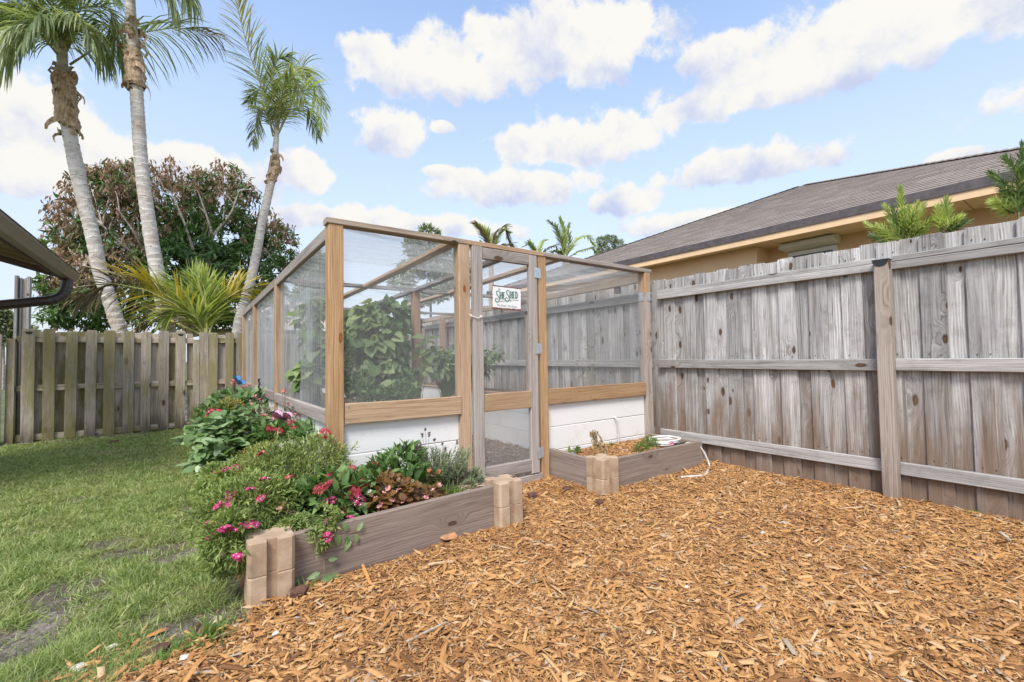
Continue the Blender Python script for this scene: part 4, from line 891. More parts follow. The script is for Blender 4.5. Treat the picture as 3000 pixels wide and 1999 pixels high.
# ------------------------------------------------------------------ raised beds
rb = thing('raised_bed', 'long grey timber planter bed full of flowers in front of the enclosure', 'raised bed', (.9, 2.4, 0))
board('front_board', rb, (.325, 2.345, .135), (1.662, 2.425, .138), (0, 0, 1), .262, .037, MW['bed'], 0)
board('end_board', rb, (1.665, 2.47, .135), (1.675, 3.03, .13), (0, 0, 1), .25, .036, MW['bed'], 1)
board('side_board', rb, (.312, 2.40, .13), (.30, 5.6, .125), (0, 0, 1), .25, .036, MW['bed'], 2)
board('side_board', rb, (.30, 5.62, .125), (.29, 8.6, .12), (0, 0, 1), .25, .036, MW['bed'], 3)
def soil(name, x0, x1, y0, y1, z, parent, mat=M_soil):
    nx, ny = max(4, int((x1-x0)/.05)), max(4, int((y1-y0)/.05)); X, Y = np.meshgrid(np.linspace(x0, x1, nx), np.linspace(y0, y1, ny)); X, Y = X.ravel(), Y.ravel()
    i = np.arange(nx*ny).reshape(ny, nx); F = np.stack([i[:-1, :-1], i[:-1, 1:], i[1:, 1:], i[1:, :-1]], -1).reshape(-1, 4)
    return world_obj(name, np.stack([X, Y, z+.05*(fbm(X*5, Y*5)-.5)], 1), F, mat, parent, True)
soil('soil', .335, 1.65, 2.45, 3.05, .215, rb); soil('soil', .325, .765, 3.05, 8.6, .205, rb)
r2 = thing('raised_bed', 'short planter bed with bare soil and a hose beside the grey fence', 'raised bed', (3.3, 2.46, 0))
board('front_board', r2, (2.70, 2.468, .128), (3.955, 2.475, .122), (0, 0, 1), .255, .037, MW['bed'], 1)
board('side_board', r2, (2.630, 2.54, .128), (2.625, 3.07, .135), (0, 0, 1), .255, .037, MW['bed'], 3)
board('end_board', r2, (3.975, 2.46, .12), (3.975, 3.05, .12), (0, 0, 1), .25, .036, MW['bed'], 0)
soil('soil', 2.65, 3.955, 2.49, 3.08, .205, r2, M_mulch)
r3 = thing('inner_bed', 'white plank bed inside the enclosure along the fence', 'raised bed', (3.2, 5.5, 0))
for k in range(3): board('siding_board', r3, (3.215, 3.16, .105+.205*k), (3.195, 8.5, .105+.205*k), (0, 0, 1), .202, .014, M_siding, warp=0)
board('cap_rail', r3, (3.215, 3.16, .622), (3.198, 8.5, .622), (1, 0, 0), .06, .02, MW['rust'])
soil('soil', 3.225, 4.14, 3.16, 8.5, .56, r3)
r4 = thing('inner_bed', 'white plank bed inside the enclosure along the left mesh wall', 'raised bed', (1.4, 5.8, 0))
for k in range(3): board('siding_board', r4, (1.75, 3.9, .105+.205*k), (1.75, 8.5, .105+.205*k), (0, 0, 1), .202, .014, M_siding, warp=0); board('end_board', r4, (.87, 3.905, .105+.205*k), (1.74, 3.905, .105+.205*k), (0, 0, 1), .202, .014, M_siding, warp=0)
soil('soil', .87, 1.74, 3.92, 8.5, .56, r4)

# concrete planter blocks: square with a slot in the middle of each side, chamfered corners
def block_mesh():
    a, s, d, c = .093, .0215, .030, .014
    q = [(-a+c, -a), (-s, -a), (-s, -a+d), (s, -a+d), (s, -a), (a-c, -a), (a, -a+c)]
    P = []
    for k in range(4):
        ct, st = math.cos(k*PI/2), math.sin(k*PI/2); P += [(x*ct-y*st, x*st+y*ct) for x, y in q]
    n = len(P); h, ch = .147, .005; V = []
    for z, sc in ((0, .985), (.004, 1), (h-ch, 1), (h, .97)): V += [(x*sc, y*sc, z) for x, y in P]
    F = [(i*n+k, i*n+(k+1) % n, (i+1)*n+(k+1) % n, (i+1)*n+k) for i in range(3) for k in range(n)]
    F += [tuple(range(n-1, -1, -1)), tuple(3*n+k for k in range(n))]
    return mk_mesh('planter_block', V, F, M_block)
bm = block_mesh()
places = [((.310, 2.343), .0, 'at the near corner of the flower bed by the lawn'), ((1.665, 2.425), .0, 'at the right end of the flower bed'), ((2.625, 2.465), .0, 'at the corner of the short bed by the hose'), ((.29, 8.72), .0, 'at the far bed end by the back fence')]
for (x, y), z0, wh in places:
    for lv in (0, 1):
        o = obj('planter_block', bm, None, (x+random.uniform(-.002, .002), y+random.uniform(-.002, .002), z0-.005+lv*.1485)); o.rotation_euler = (0, 0, R(random.uniform(-1.5, 1.5))+lv*PI/2)
        tag(o, ('upper' if lv else 'lower')+' tan slotted concrete block '+wh, 'concrete block', 'slotted concrete corner blocks')
# ------------------------------------------------------------------ palms
def at(px, py, Y): d = ray(px, py); return CAMP+d*(Y/d[1])
def atx(px, py, X): d = ray(px, py); return CAMP+d*(X/d[0])
def mpp(p): return float((np.asarray(p)-CAMP)@FWD)/FPX        # metres per photo pixel at a point
def smooth_path(P, n):
    P = np.asarray(P, float); s = np.r_[0, np.cumsum(np.linalg.norm(np.diff(P, axis=0), axis=1))]; t = np.linspace(0, s[-1], n)
    Q = np.stack([np.interp(t, s, P[:, k]) for k in range(3)], 1)
    for _ in range(max(2, n//12)): Q[1:-1] = (Q[:-2]+2*Q[1:-1]+Q[2:])/4
    return Q, s[-1]
def palm_trunk(parent, pts, radii, ring=0.125, thick=.78):
    Q, L = smooth_path(pts, int(sum(np.linalg.norm(np.diff(np.asarray(pts), axis=0), axis=1))/0.017)); m_ = len(Q); n = 22
    rad = np.interp(np.linspace(0, 1, m_), np.linspace(0, 1, len(radii)), radii)*thick
    s = np.linspace(0, L, m_); ph = s/ring + 0.9*vn(s*1.7, s*0+parent.location.x*9); fr_ = ph % 1.0; rid = np.floor(ph)
    T = nrm(np.gradient(Q, axis=0)); A = nrm(np.cross(T, (0, 1.0, 0.2))); B = np.cross(T, A)
    th = np.arange(n)*2*PI/n
    tilt = 0.25*np.sin(th[None]+rid[:, None]*2.3)
    fr2 = (ph[:, None]+tilt*0.6) % 1.0
    rr = rad[:, None]*(1+0.085*(fr2**2)-0.03+0.018*(vn(s[:, None]*14+5, th[None]*2+0*s[:, None])-.5)*2)
    V = Q[:, None]+rr[..., None]*(A[:, None]*np.cos(th)[None, :, None]+B[:, None]*np.sin(th)[None, :, None])
    i = np.arange(m_*n).reshape(m_, n); F = np.stack([i[:-1], np.roll(i[:-1], -1, 1), np.roll(i[1:], -1, 1), i[1:]], -1).reshape(-1, 4)
    o = world_obj('trunk', V.reshape(-1, 3), F, M_palm, parent, True)
    a = o.data.attributes.new('ring', 'FLOAT', 'POINT'); a.data.foreach_set('value', (fr2**7).ravel().astype(np.float32))
    return Q
def strips(P, D, L, wd_, g, seg=4, roll=None):
    """ribbons hanging from P along D, bending down by g per step"""
    n = len(P); d = nrm(D); p = P.copy(); side = nrm(np.cross(d, rdir(n)*0.35+np.array([0, 0, 1.0]))); rows = []
    prof = np.interp(np.linspace(0, 1, seg+1), [0, .25, .7, 1], [.55, 1, .75, .06]); L = np.broadcast_to(L, (n,)); g = np.broadcast_to(g, (n,)); wd_ = np.broadcast_to(wd_, (n,))
    for k in range(seg+1):
        rows += [p-side*(wd_*prof[k]/2)[:, None], p+side*(wd_*prof[k]/2)[:, None]]
        p = p+d*(L/seg)[:, None]; d = nrm(d+np.array([0, 0, -1.0])*g[:, None]+rng.normal(0, .03, (n, 3)))
        side = nrm(side-d*np.sum(side*d, 1, keepdims=True))
    V = np.stack(rows, 1).reshape(-1, 3); b = (np.arange(n)*2*(seg+1))[:, None]; F = []
    for k in range(seg): a = 2*k; F += [b+np.array([[a, a+1, a+3]]), b+np.array([[a, a+3, a+2]])]
    return V, np.concatenate(F)
def frond(parent, pts, ll=0.6, g=0.25, mat='palm', n=70, wd_=0.028, tip=None, rib=None, name='frond', bare0=0.12, spread=0.85, rr=.02, tipfrom=.6, up=.15, face=0.0):
    Q, L = smooth_path(pts, n+1); T = nrm(np.gradient(Q, axis=0)); B = nrm(np.cross(T, (0, 0, 1.0))); B2 = nrm(np.cross(T, nrm(Q-CAMP))); B2 = B2*np.sign(np.sum(B*B2, 1, keepdims=True)+1e-6)[0]; B = nrm(B*(1-face)+B2*face)
    t = np.linspace(0, 1, n+1); k = t > bare0; Pm = Q[k]; Tm = T[k]; Bm = B[k]; tm = t[k]
    sh = np.interp(tm, [bare0, .3, .6, .9, 1], [.65, 1, .95, .6, .4]); parts, tparts = [], []
    for sgn in (-1, 1):
        m_ = len(Pm); ang = np.interp(tm, [0, 1], [spread, spread*.55])+rng.normal(0, .09, m_)
        D = Bm*(sgn*np.sin(ang))[:, None]+Tm*np.cos(ang)[:, None]+np.array([0, 0, up])+rng.normal(0, .07, (m_, 3))
        V, F = strips(Pm, D, ll*sh*rng.uniform(.85, 1.12, m_), wd_*rng.uniform(.8, 1.2, m_), g*rng.uniform(.6, 1.5, m_))
        parts.append((V, F, tm))
    V, F = merge([(a, b) for a, b, _ in parts])
    fo = world_obj(name, V, F, LM[mat], parent)
    if tip:
        fo.data.materials.append(LM[tip]); nt = len(F); per = nt//1
        tt = np.concatenate([np.tile(tm, 8), np.tile(tm, 8)])
        fo.data.polygons.foreach_set('material_index', (tt+rng.normal(0, .05, len(tt)) > tipfrom).astype(np.int32)); fo.data.update()
    mb = MB(); mb.tube(Q[::3], np.linspace(rr, .004, len(Q[::3])), 5); mb.build('midrib', rib or M_rachis, fo)
    return fo
def fibre_flaps(parent, Q, r, n, lo, hi, ln=(.15, .45)):
    """ragged old leaf bases wrapped round the upper trunk"""
    for k in range(n):
        t = random.uniform(lo, hi); p = Q[int(t*(len(Q)-1))]; a = random.uniform(0, 2*PI); d = np.array([math.cos(a), math.sin(a), 0]); L = random.uniform(*ln); w0 = random.uniform(.06, .17)
        tg = np.array([-d[1], d[0], 0]); sg_ = random.choice((-1, 1)); base = p+d*r*.9; V, F = [], []
        nseg = 5; q = base.copy(); dirn = np.array([0, 0, random.uniform(-.3, .7)])+tg*sg_*random.uniform(.5, 1.4)+d*random.choice((0, .1, .25, .7))
        for s in range(nseg+1):
            w1 = w0*(1-s/nseg*.75); wv = nrm(np.cross(nrm(dirn), d+np.array([0, 0, .01])))
            V += [q-wv*w1/2, q+wv*w1/2+d*.01]; q = q+nrm(dirn)*L/nseg; rr_ = (q-p); rr_[2] = 0; dirn = dirn*.8+np.array([0, 0, -.26])-nrm(rr_)*random.uniform(.05, .55); dirn = dirn+rng.normal(0, .12, 3)
        F = [(2*s, 2*s+1, 2*s+3, 2*s+2) for s in range(nseg)]
        world_obj('leaf_base', V, F, M_fibre, parent, True)
def swell(parent, Q, r, lo, hi):
    """shaggy sleeve of fibre"""
    m_ = 26; n = 20; idx = np.linspace(lo, hi, m_); V = []
    for i, t in enumerate(idx):
        p = Q[int(t*(len(Q)-1))]
        e = 1+.12*math.sin(PI*i/(m_-1))
        for k in range(n):
            a = 2*PI*k/n; q = r*e*(1+.16*(vn(i*.55+3, k*.7)-.5)*2+.10*((i*.33+.3*math.sin(a+i)) % 1.0)); V.append(p+np.array([math.cos(a)*q, math.sin(a)*q, 0]))
    F = [(i*n+k, i*n+(k+1) % n, (i+1)*n+(k+1) % n, (i+1)*n+k) for i in range(m_-1) for k in range(n)]
    world_obj('leaf_sheath', V, F, M_fibre, parent, True)
def PX(Y, pts, dz=None):
    out = []
    for k, q in enumerate(pts): out.append(at(q[0], q[1], Y+(q[2] if len(q) > 2 else 0)))
    return out
GP = 'coconut palms beyond the back fence'
# leaning palm, farthest left
Y1 = 11.0
c1 = PX(Y1, [(351, 969), (322, 880), (293, 797), (274, 701), (255, 625), (236, 548), (220, 472), (207, 408), (194, 344), (191, 281), (185, 223), (182, 160), (180, 120)])
b1 = c1[0]+(c1[0]-c1[1])*3.2; b1[2] = -.05
p1 = thing('coconut_palm', 'leftmost coconut palm, curved pale trunk with shaggy brown fibre collar', 'palm tree', tuple(b1), GP)
Q1 = palm_trunk(p1, [b1]+c1, [.165, .155, .15, .148, .145, .142, .14, .138, .14, .14, .13, .12, .10, .09])
swell(p1, Q1, .135, .79, .915); fibre_flaps(p1, Q1, .145, 70, .76, .94, (.12, .38))
for args in [([(190, 150), (235, 20, -.2), (320, 20, -.3), (372, 190, -.3)], .75, .30, 'palmdark'), ([(205, 190), (300, 128, .1), (420, 95, .2), (520, 80, .2), (632, 104, .2)], .95, .33, 'palm'),
             ([(172, 150), (110, 30), (20, 5, .3), (-70, 110, .5)], .85, .33, 'palmdark'), ([(172, 155), (100, -40, .3), (10, -90, .6), (-110, -20, .9)], .9, .33, 'palmdark'), ([(178, 150), (160, 40, -.3), (150, -30, -.5), (120, -120, -.7)], .75, .30, 'palm'),
             ([(172, 165), (115, 95, -.4), (50, 90, -.6), (-5, 190, -.7)], .75, .34, 'palm'), ([(185, 150), (215, -10, .5), (270, -70, .8), (330, -20, 1.0)], .85, .33, 'palm'), ([(180, 150), (150, 60, -.5), (110, 50, -.8), (70, 120, -1.0)], .75, .36, 'palmdark'), ([(172, 160), (120, 75), (60, 60), (10, 120)], .8, .36, 'palm'), ([(188, 165), (225, 90), (270, 85), (318, 175)], .8, .36, 'palm'),
             ([(183, 150), (205, 70, -.5), (240, 60, -.8), (275, 130, -1.0)], .7, .36, 'palm'), ([(175, 150), (60, 20, .9), (-30, 60, 1.2), (-80, 200, 1.3)], .8, .35, 'palmdark')]:
    long_ = args[0][-1][0] > 600
    frond(p1, PX(Y1, args[0]), args[1]*1.15, args[2]*1.6, args[3], n=66, up=-.05, face=.35, tip='palmdead' if long_ else None, tipfrom=.8, rib=M_rachisb if args[0][1] == (160, 40, -.3) else None)
# middle palm, crown above the picture
Y2 = 10.6
c2 = PX(Y2, [(494, 969), (478, 893), (462, 803), (446, 721), (434, 638), (421, 548), (413, 472), (408, 395), (403, 319), (399, 249), (392, 166), (386, 96), (383, 38), (380, -20), (378, -70)])
b2 = c2[0]+(c2[0]-c2[1])*2.6; b2[2] = -.05
p2 = thing('coconut_palm', 'tall coconut palm in the middle, its crown cut off by the top of the picture', 'palm tree', tuple(b2), GP)
Q2 = palm_trunk(p2, [b2]+c2, [.175, .165, .16, .155, .15, .147, .145, .142, .138, .135, .132, .13, .13, .115, .10, .09], .115)
swell(p2, Q2, .125, .755, .835); fibre_flaps(p2, Q2, .135, 50, .745, .90, (.12, .34))
for args in [([(395, -20), (440, -110), (520, -90), (575, 30)], .8, .36, 'palm'), ([(390, -20), (420, -80, -.5), (470, -70, -.8), (520, 40, -1)], .75, .36, 'palm'), ([(375, -20), (330, -120), (240, -130), (190, -40)], .9, .33, 'palmdark'), ([(385, -30), (400, -200), (450, -280), (560, -250)], .9, .33, 'palm'),
             ([(370, -30), (300, -190, .5), (200, -230, .8), (100, -150, 1)], .9, .33, 'palmdark'), ([(380, -30), (370, -150, -.6), (350, -190, -1), (310, -120, -1.4)], .8, .36, 'palm'), ([(390, -30), (500, -160, .6), (620, -180, .9), (720, -90, 1)], .9, .3, 'palm')]:
    frond(p2, PX(Y2, args[0]), args[1]*1.1, args[2]*1.5, args[3], n=62, up=-.05, face=.35)
# slim palm on the right
Y3 = 12.0
c3 = PX(Y3, [(700, 944), (727, 848), (743, 784), (756, 721), (768, 650), (781, 593), (794, 536), (805, 485), (807, 440), (810, 395), (812, 360)])
b3 = c3[0]+(c3[0]-c3[1])*1.4; b3[2] = -.05
p3 = thing('coconut_palm', 'slimmer coconut palm on the right with a small drooping crown and one long frond', 'palm tree', tuple(b3), GP)
Q3 = palm_trunk(p3, [b3]+c3, [.165, .155, .15, .142, .135, .125, .118, .115, .118, .11, .085, .06], .12)
swell(p3, Q3, .098, .79, .88); fibre_flaps(p3, Q3, .10, 24, .78, .90, (.12, .3))
for args in [([(800, 400), (772, 270), (728, 150), (692, 10), (684, -30)], .85, .10, 'palm', 'palmyel'), ([(812, 390), (845, 220), (895, 190), (955, 320)], .72, .25, 'palm', None), ([(810, 390), (795, 250, -.3), (812, 172, -.5), (850, 165, -.6)], .6, .25, 'palm', None), ([(815, 390), (870, 270, -.3), (920, 260, -.4), (948, 380, -.5)], .62, .26, 'palmlime', None),
             ([(805, 395), (775, 320, -.2), (755, 330, -.3), (740, 420, -.3)], .5, .25, 'palm', None), ([(812, 390), (828, 260, -.5), (862, 225, -.8), (890, 300, -.9)], .6, .28, 'palm', None), ([(808, 395), (790, 310, .4), (760, 260, .6), (730, 300, .8)], .6, .25, 'palmdark', None), ([(815, 395), (850, 320, .3), (900, 310, .5), (930, 400, .6)], .6, .26, 'palmdark', None),
             ([(810, 385), (822, 230, .3), (850, 190, .5), (905, 215, .7)], .6, .25, 'palm', None)]:
    frond(p3, PX(Y3, args[0]), args[1], args[2], args[3], n=76, tip=args[4], tipfrom=.62, wd_=.028, face=.75, up=.0)
# young palm behind the fence
M_lime = simple('lime_midrib', (.52, .50, .18))
Y4 = 10.0
b4 = at(606, 1000, Y4); b4[2] = 0
p4 = thing('young_palm', 'young yellow-green palm spreading its fronds just above the fence', 'palm tree', tuple(b4))
mb = MB(); mb.tube([b4, b4+(0, 0, .7), at(606, 1000, Y4)], [.12, .09, .06], 10); mb.build('trunk', M_fibre, p4)
for pts, ll, g, m_, tp_, tf, n in [([(600, 985), (520, 895, -.1), (430, 850, -.2), (320, 828, -.2), (232, 880, -.2)], .62, .24, 'palmyel', 'palmdead', .62, 90), ([(604, 985), (590, 900, .1), (560, 850, .2), (505, 842, .3)], .72, .05, 'palmlime', None, 2, 95), ([(606, 985), (604, 905), (600, 850), (582, 815)], .55, .05, 'palmlime', None, 2, 80),
                      ([(610, 985), (640, 890, .1), (705, 848, .2), (800, 850, .2)], .55, .22, 'palmlime', 'palmyel', .35, 90), ([(602, 985), (575, 930, -.2), (520, 900, -.3), (470, 935, -.3)], .45, .15, 'palmlime', None, 2, 60),
                      ([(600, 985), (480, 930, .3), (420, 940, .4), (370, 985, .4)], .45, .25, 'palmdead', None, 2, 50)]:
    frond(p4, PX(Y4, pts), ll*1.18, g, m_, n=n, tip=tp_, tipfrom=tf, wd_=.040, rib=M_lime, up=.02, spread=.75, face=.9)

# ------------------------------------------------------------------ mango tree
YM = 14.5
bm_ = at(585, 985, YM); bm_[2] = -.05
mg = thing('mango_tree', 'big round mango tree with many dead brown leaves behind the palms', 'tree', tuple(bm_))
def tree_blobs(blobs, n, Y, thin=0.5):
    """points spread through a set of blobs given by centre, half sizes in photo pixels and depth"""
    vol = np.array([b[2]*b[3] for b in blobs], float); ks = rng.choice(len(blobs), n, p=vol/vol.sum()); out = np.zeros((n, 3)); nr = np.zeros((n, 3))
    for j, b in enumerate(blobs):
        s = ks == j; c = at(b[0], b[1], Y+(b[4] if len(b) > 4 else 0)); k = mpp(c); d = rdir(s.sum()); r = rng.uniform(0.25, 1, s.sum())**thin
        ax = np.array([b[2]*k, (b[2]+b[3])*.5*k*.8, b[3]*k]); out[s] = c+d*r[:, None]*ax; nr[s] = d
    return out, nr
blobs = [(310, 650, 125, 165), (500, 590, 190, 120), (640, 640, 130, 165), (770, 760, 95, 150), (430, 820, 230, 140, -.6), (235, 800, 95, 130), (250, 890, 120, 80), (600, 800, 190, 160, -.8), (500, 720, 260, 200, .5), (330, 540, 80, 60), (680, 545, 60, 55), (400, 520, 100, 55), (720, 900, 150, 70), (820, 720, 50, 90), (180, 905, 50, 55)]
cp, cn = tree_blobs(blobs, 3700, YM, .42)
pxs = np.array([pix(p)[:2] for p in cp]); keep = vn(pxs[:, 0]/30, pxs[:, 1]/30) > .23
cp, cn, pxs = cp[keep], cn[keep], pxs[keep]
green_c = 1.1*np.exp(-(((pxs[:, 0]-620)/190)**2+((pxs[:, 1]-780)/190)**2)) + .45*np.exp(-(((pxs[:, 0]-240)/90)**2+((pxs[:, 1]-690)/60)**2)) + .5*np.exp(-(((pxs[:, 0]-230)/110)**2+((pxs[:, 1]-900)/60)**2)) + .35*sstep(820, 900, pxs[:, 1])
deadp = np.clip(1.02-1.25*green_c-.25*(cn[:, 1] > .3), .06, .95); isdead = rng.random(len(cp)) < deadp
isdead &= ~((cn[:, 2] < -.2) & (rng.random(len(cp)) < .45))
for nm, sel, mat in (('crown', ~isdead, 'mango'), ('dead_foliage', isdead, 'dead')):
    P = cp[sel]; k = 10 if nm == 'crown' else 9; m_ = len(P); Pk = np.repeat(P, k, 0)+rng.normal(0, .045, (m_*k, 3))
    if nm == 'crown': D = rdir(m_*k)*.9+np.repeat(cn[sel], k, 0)*.7+np.array([0, 0, -.15]); N = np.repeat(cn[sel], k, 0)+np.array([0, 0, .8])+rng.normal(0, .3, (m_*k, 3)); L = rng.uniform(.13, .24, m_*k); Wd = L*.25
    else: D = rdir(m_*k)*.55+np.array([0, 0, -.75]); N = rdir(m_*k); L = rng.uniform(.09, .18, m_*k); Wd = L*rng.uniform(.2, .34, m_*k); Pk = Pk+rng.normal(0, .05, Pk.shape)
    V, F = scatter('lance', Pk, D, N, L, Wd); world_obj(nm, V, F, LM[mat], mg, kind='stuff')
mb = MB(); limbs = []
for pts, r0, r1 in [([(585, 985), (565, 900), (560, 850), (540, 770), (520, 700), (470, 620)], .16, .03), ([(585, 985), (588, 860), (605, 790), (620, 730), (600, 660), (590, 590)], .15, .03), ([(605, 800), (640, 740), (650, 680), (660, 610)], .06, .02), ([(660, 870, -.3), (690, 830), (730, 790), (770, 720)], .08, .02), ([(590, 900), (520, 850, -.6), (440, 780, -.9), (360, 720, -1), (300, 660, -1)], .07, .015), ([(520, 850, -.6), (430, 830, -1), (330, 800, -1.2), (250, 780, -1.2)], .05, .012),
                    ([(440, 780, -.9), (400, 690, -1.2), (350, 620, -1.2)], .04, .01), ([(605, 790, -.9), (625, 690, -1.3), (580, 560, -1.2)], .045, .012), ([(625, 690, -1.3), (680, 620, -1.2), (700, 560, -1.1)], .035, .01), ([(560, 850, -.5), (575, 760, -1.3), (540, 650, -1.4), (500, 560, -1.2)], .045, .012)]:
    Q, L = smooth_path(PX(YM, pts), 18); mb.tube(Q, np.linspace(r0, r1, 18), 7); limbs.append(Q)
allq = np.concatenate(limbs)
for k in rng.choice(len(cp), 330, replace=False):
    q = allq[np.argmin(np.linalg.norm(allq-cp[k]+np.array([0, 0, .5]), axis=1))]
    if np.linalg.norm(q-cp[k]) < 2.0: mb.tube(bez(q, q+(cp[k]-q)*.35+np.array([0, 0, .12]), q+(cp[k]-q)*.7+rng.normal(0, .08, 3), cp[k], 5), [.016, .013, .011, .008, .005], 4)
mb.build('trunk', M_bark, mg)

# ------------------------------------------------------------------ trees farther off
def far_tree(name, label, cat, Y, trunk, blobs, n, size, mat, tpl='lance', group=None, bark=None, r0=.16):
    b = at(trunk[0][0], trunk[0][1], Y); b[2] = -.08
    rt = thing(name, label, cat, tuple(b), group)
    mb = MB(); Q, L = smooth_path([b]+PX(Y, trunk), 14); mb.tube(Q, np.linspace(r0, r0*.25, 14), 7)
    for bb in blobs:
        c = at(bb[0], bb[1], Y); q = Q[np.argmin(np.linalg.norm(Q-c, axis=1))]; mb.tube([q, (q+c)/2+np.array([0, 0, .05]), c], [r0*.25, r0*.18, r0*.08], 5)
    mb.build('trunk', bark or M_pine, rt)
    P, Nn = tree_blobs(blobs, n, Y, .5); V, F = scatter(tpl, P, Nn*.8+rdir(n), rdir(n)+np.array([0, 0, .6]), size*rng.uniform(.6, 1.3, n), size*.3); world_obj('crown', V, F, LM[mat], rt, kind='stuff')
    return rt
GPN = 'pines seen through the enclosure mesh'
far_tree('pine_tree', 'tallest pine rising above the enclosure roof beam', 'pine tree', 38, [(1262, 1000), (1262, 840), (1258, 700)], [(1258, 682, 34, 20), (1215, 725, 34, 36), (1285, 735, 40, 34), (1205, 790, 40, 26), (1300, 800, 42, 34), (1250, 780, 40, 40), (1180, 830, 40, 18), (1275, 860, 50, 24), (1225, 880, 40, 20)], 5000, .45, 'far', 'needle', GPN)
far_tree('pine_tree', 'smaller pine just left of the door post', 'pine tree', 42, [(1348, 1000), (1345, 850), (1350, 760)], [(1350, 765, 30, 28), (1325, 800, 30, 22), (1365, 820, 34, 30), (1330, 850, 30, 20)], 2600, .45, 'far', 'needle', GPN)
far_tree('pine_tree', 'round-topped pine beside the far roof slope', 'pine tree', 45, [(1790, 900), (1788, 800), (1780, 740)], [(1765, 708, 22, 14), (1790, 700, 24, 10), (1812, 718, 26, 14), (1770, 730, 24, 12), (1800, 742, 22, 12), (1755, 745, 16, 12)], 1700, .42, 'far', 'needle', None, r0=.12)
far_tree('pine_tree', 'pine behind the left mesh wall', 'pine tree', 40, [(935, 1000), (930, 860), (925, 760)], [(925, 770, 40, 30), (895, 810, 40, 30), (950, 820, 40, 34), (915, 870, 50, 30)], 4200, .55, 'far', 'needle', GPN)
far_tree('leafy_tree', 'dark bushy tree far off at the left edge beyond the fence', 'tree', 30, [(10, 1000), (8, 960)], [(5, 925, 16, 18), (15, 965, 26, 24), (-25, 950, 34, 30), (62, 975, 30, 14), (-10, 985, 60, 16)], 3400, .35, 'far', 'ovate', None, M_bark, .12)
far_tree('leafy_tree', 'wide leafy tree seen low through the plastic sheets', 'tree', 26, [(880, 1040), (880, 980)], [(860, 950, 60, 34), (930, 960, 60, 36), (1000, 990, 60, 30)], 4000, .32, 'far', 'ovate', None, M_bark, .12)
def far_palm(label, Y, base, fr_list, group):
    b = at(base[0], base[1], Y); b0 = b.copy(); b0[2] = -.08
    rt = thing('feather_palm', label, 'palm tree', tuple(b0), group)
    mb = MB(); mb.tube([b0, (b0+b)/2, b], [.2, .17, .14], 9); mb.build('trunk', M_fibre, rt)
    for pts, ll, g, m_ in fr_list: frond(rt, PX(Y, [base]+pts), ll, g, m_, n=44, wd_=.075, rr=.035)
GF = 'feather palms beyond the enclosure roof'
far_palm('feather palm with brown dead fronds behind the door post', 22, (1438, 745), [([(1420, 700), (1395, 660), (1385, 655)], .7, .12, 'palmdead'), ([(1425, 690), (1410, 672), (1400, 665)], .75, .05, 'palmlime'), ([(1445, 690), (1480, 660), (1500, 720)], .7, .25, 'palmdead'), ([(1455, 700), (1475, 672), (1492, 680)], .7, .2, 'palm'), ([(1410, 715), (1385, 712), (1370, 735)], .6, .2, 'palm'), ([(1465, 720), (1500, 715), (1525, 745)], .6, .25, 'palmdead')], GF)
far_palm('short feather palm half hidden by the roof beam', 23, (1575, 770), [([(1560, 730), (1550, 712), (1535, 722)], .6, .15, 'palm'), ([(1580, 730), (1590, 708), (1600, 705)], .6, .1, 'palmlime'), ([(1600, 730), (1630, 718), (1640, 760)], .6, .25, 'palmdead'), ([(1550, 745), (1535, 735), (1520, 755)], .6, .2, 'palm')], GF)
far_palm('feather palm with upright spear frond nearest the far roof', 20, (1655, 760), [([(1640, 700), (1625, 665), (1608, 650)], .62, .06, 'palm'), ([(1652, 690), (1648, 665), (1640, 640)], .55, .05, 'palmlime'), ([(1690, 700), (1720, 690), (1745, 720)], .7, .2, 'palmlime'), ([(1700, 735), (1735, 725), (1755, 745)], .6, .2, 'palm'), ([(1670, 715), (1662, 680), (1668, 655)], .5, .1, 'palm'), ([(1640, 740), (1622, 735), (1610, 755)], .5, .2, 'palmdark')], GF)

# ------------------------------------------------------------------ conifer shrubs behind the right fence
def sprig(parent, p0, p1, mat, n=70, nl=.085):
    p0, p1 = np.asarray(p0), np.asarray(p1); t = np.linspace(.08, 1, n); ax = nrm(p1-p0); Q = bez(p0, p0+(p1-p0)*.35+rng.normal(0, .008, 3), p0+(p1-p0)*.7, p1, 8)
    P = np.stack([np.interp(t, np.linspace(0, 1, 8), Q[:, k]) for k in range(3)], 1); u = nrm(np.cross(ax, (.3, .2, .1))); v_ = np.cross(ax, u); a = np.arange(n)*2.4
    rad = np.cos(a)[:, None]*u+np.sin(a)[:, None]*v_; D = rad*(1-.55*t[:, None])+ax*(.45+.7*t[:, None]**2)
    V, F = scatter('needle', P, D, ax+rad*.2+rng.normal(0, .1, (n, 3)), nl*rng.uniform(.75, 1.1, n)*np.interp(t, [0, .8, 1], [1, .9, .55]), .0105)
    o = world_obj('sprig', V, F, LM[mat], parent); mb = MB(); mb.tube(Q, np.linspace(.006, .002, 8), 5); mb.build('stem', M_stem, o)
def shrub(label, X, base, sprigs, group='conifer shrubs behind the grey fence'):
    b = atx(base[0], base[1], X); b0 = b.copy(); b0[2] = -.05
    rt = thing('conifer_shrub', label, 'shrub', tuple(b0), group); mb = MB(); mb.tube([b0, (b0+b)/2+np.array([.03, .02, 0]), b], [.02, .015, .01], 6); mb.build('trunk', M_twig, rt)
    for sb, tip, mat, n in sprigs: sprig(rt, atx(sb[0], sb[1], X+random.uniform(-.05, .05)), atx(tip[0], tip[1], X+random.uniform(-.1, .1)), mat, n)
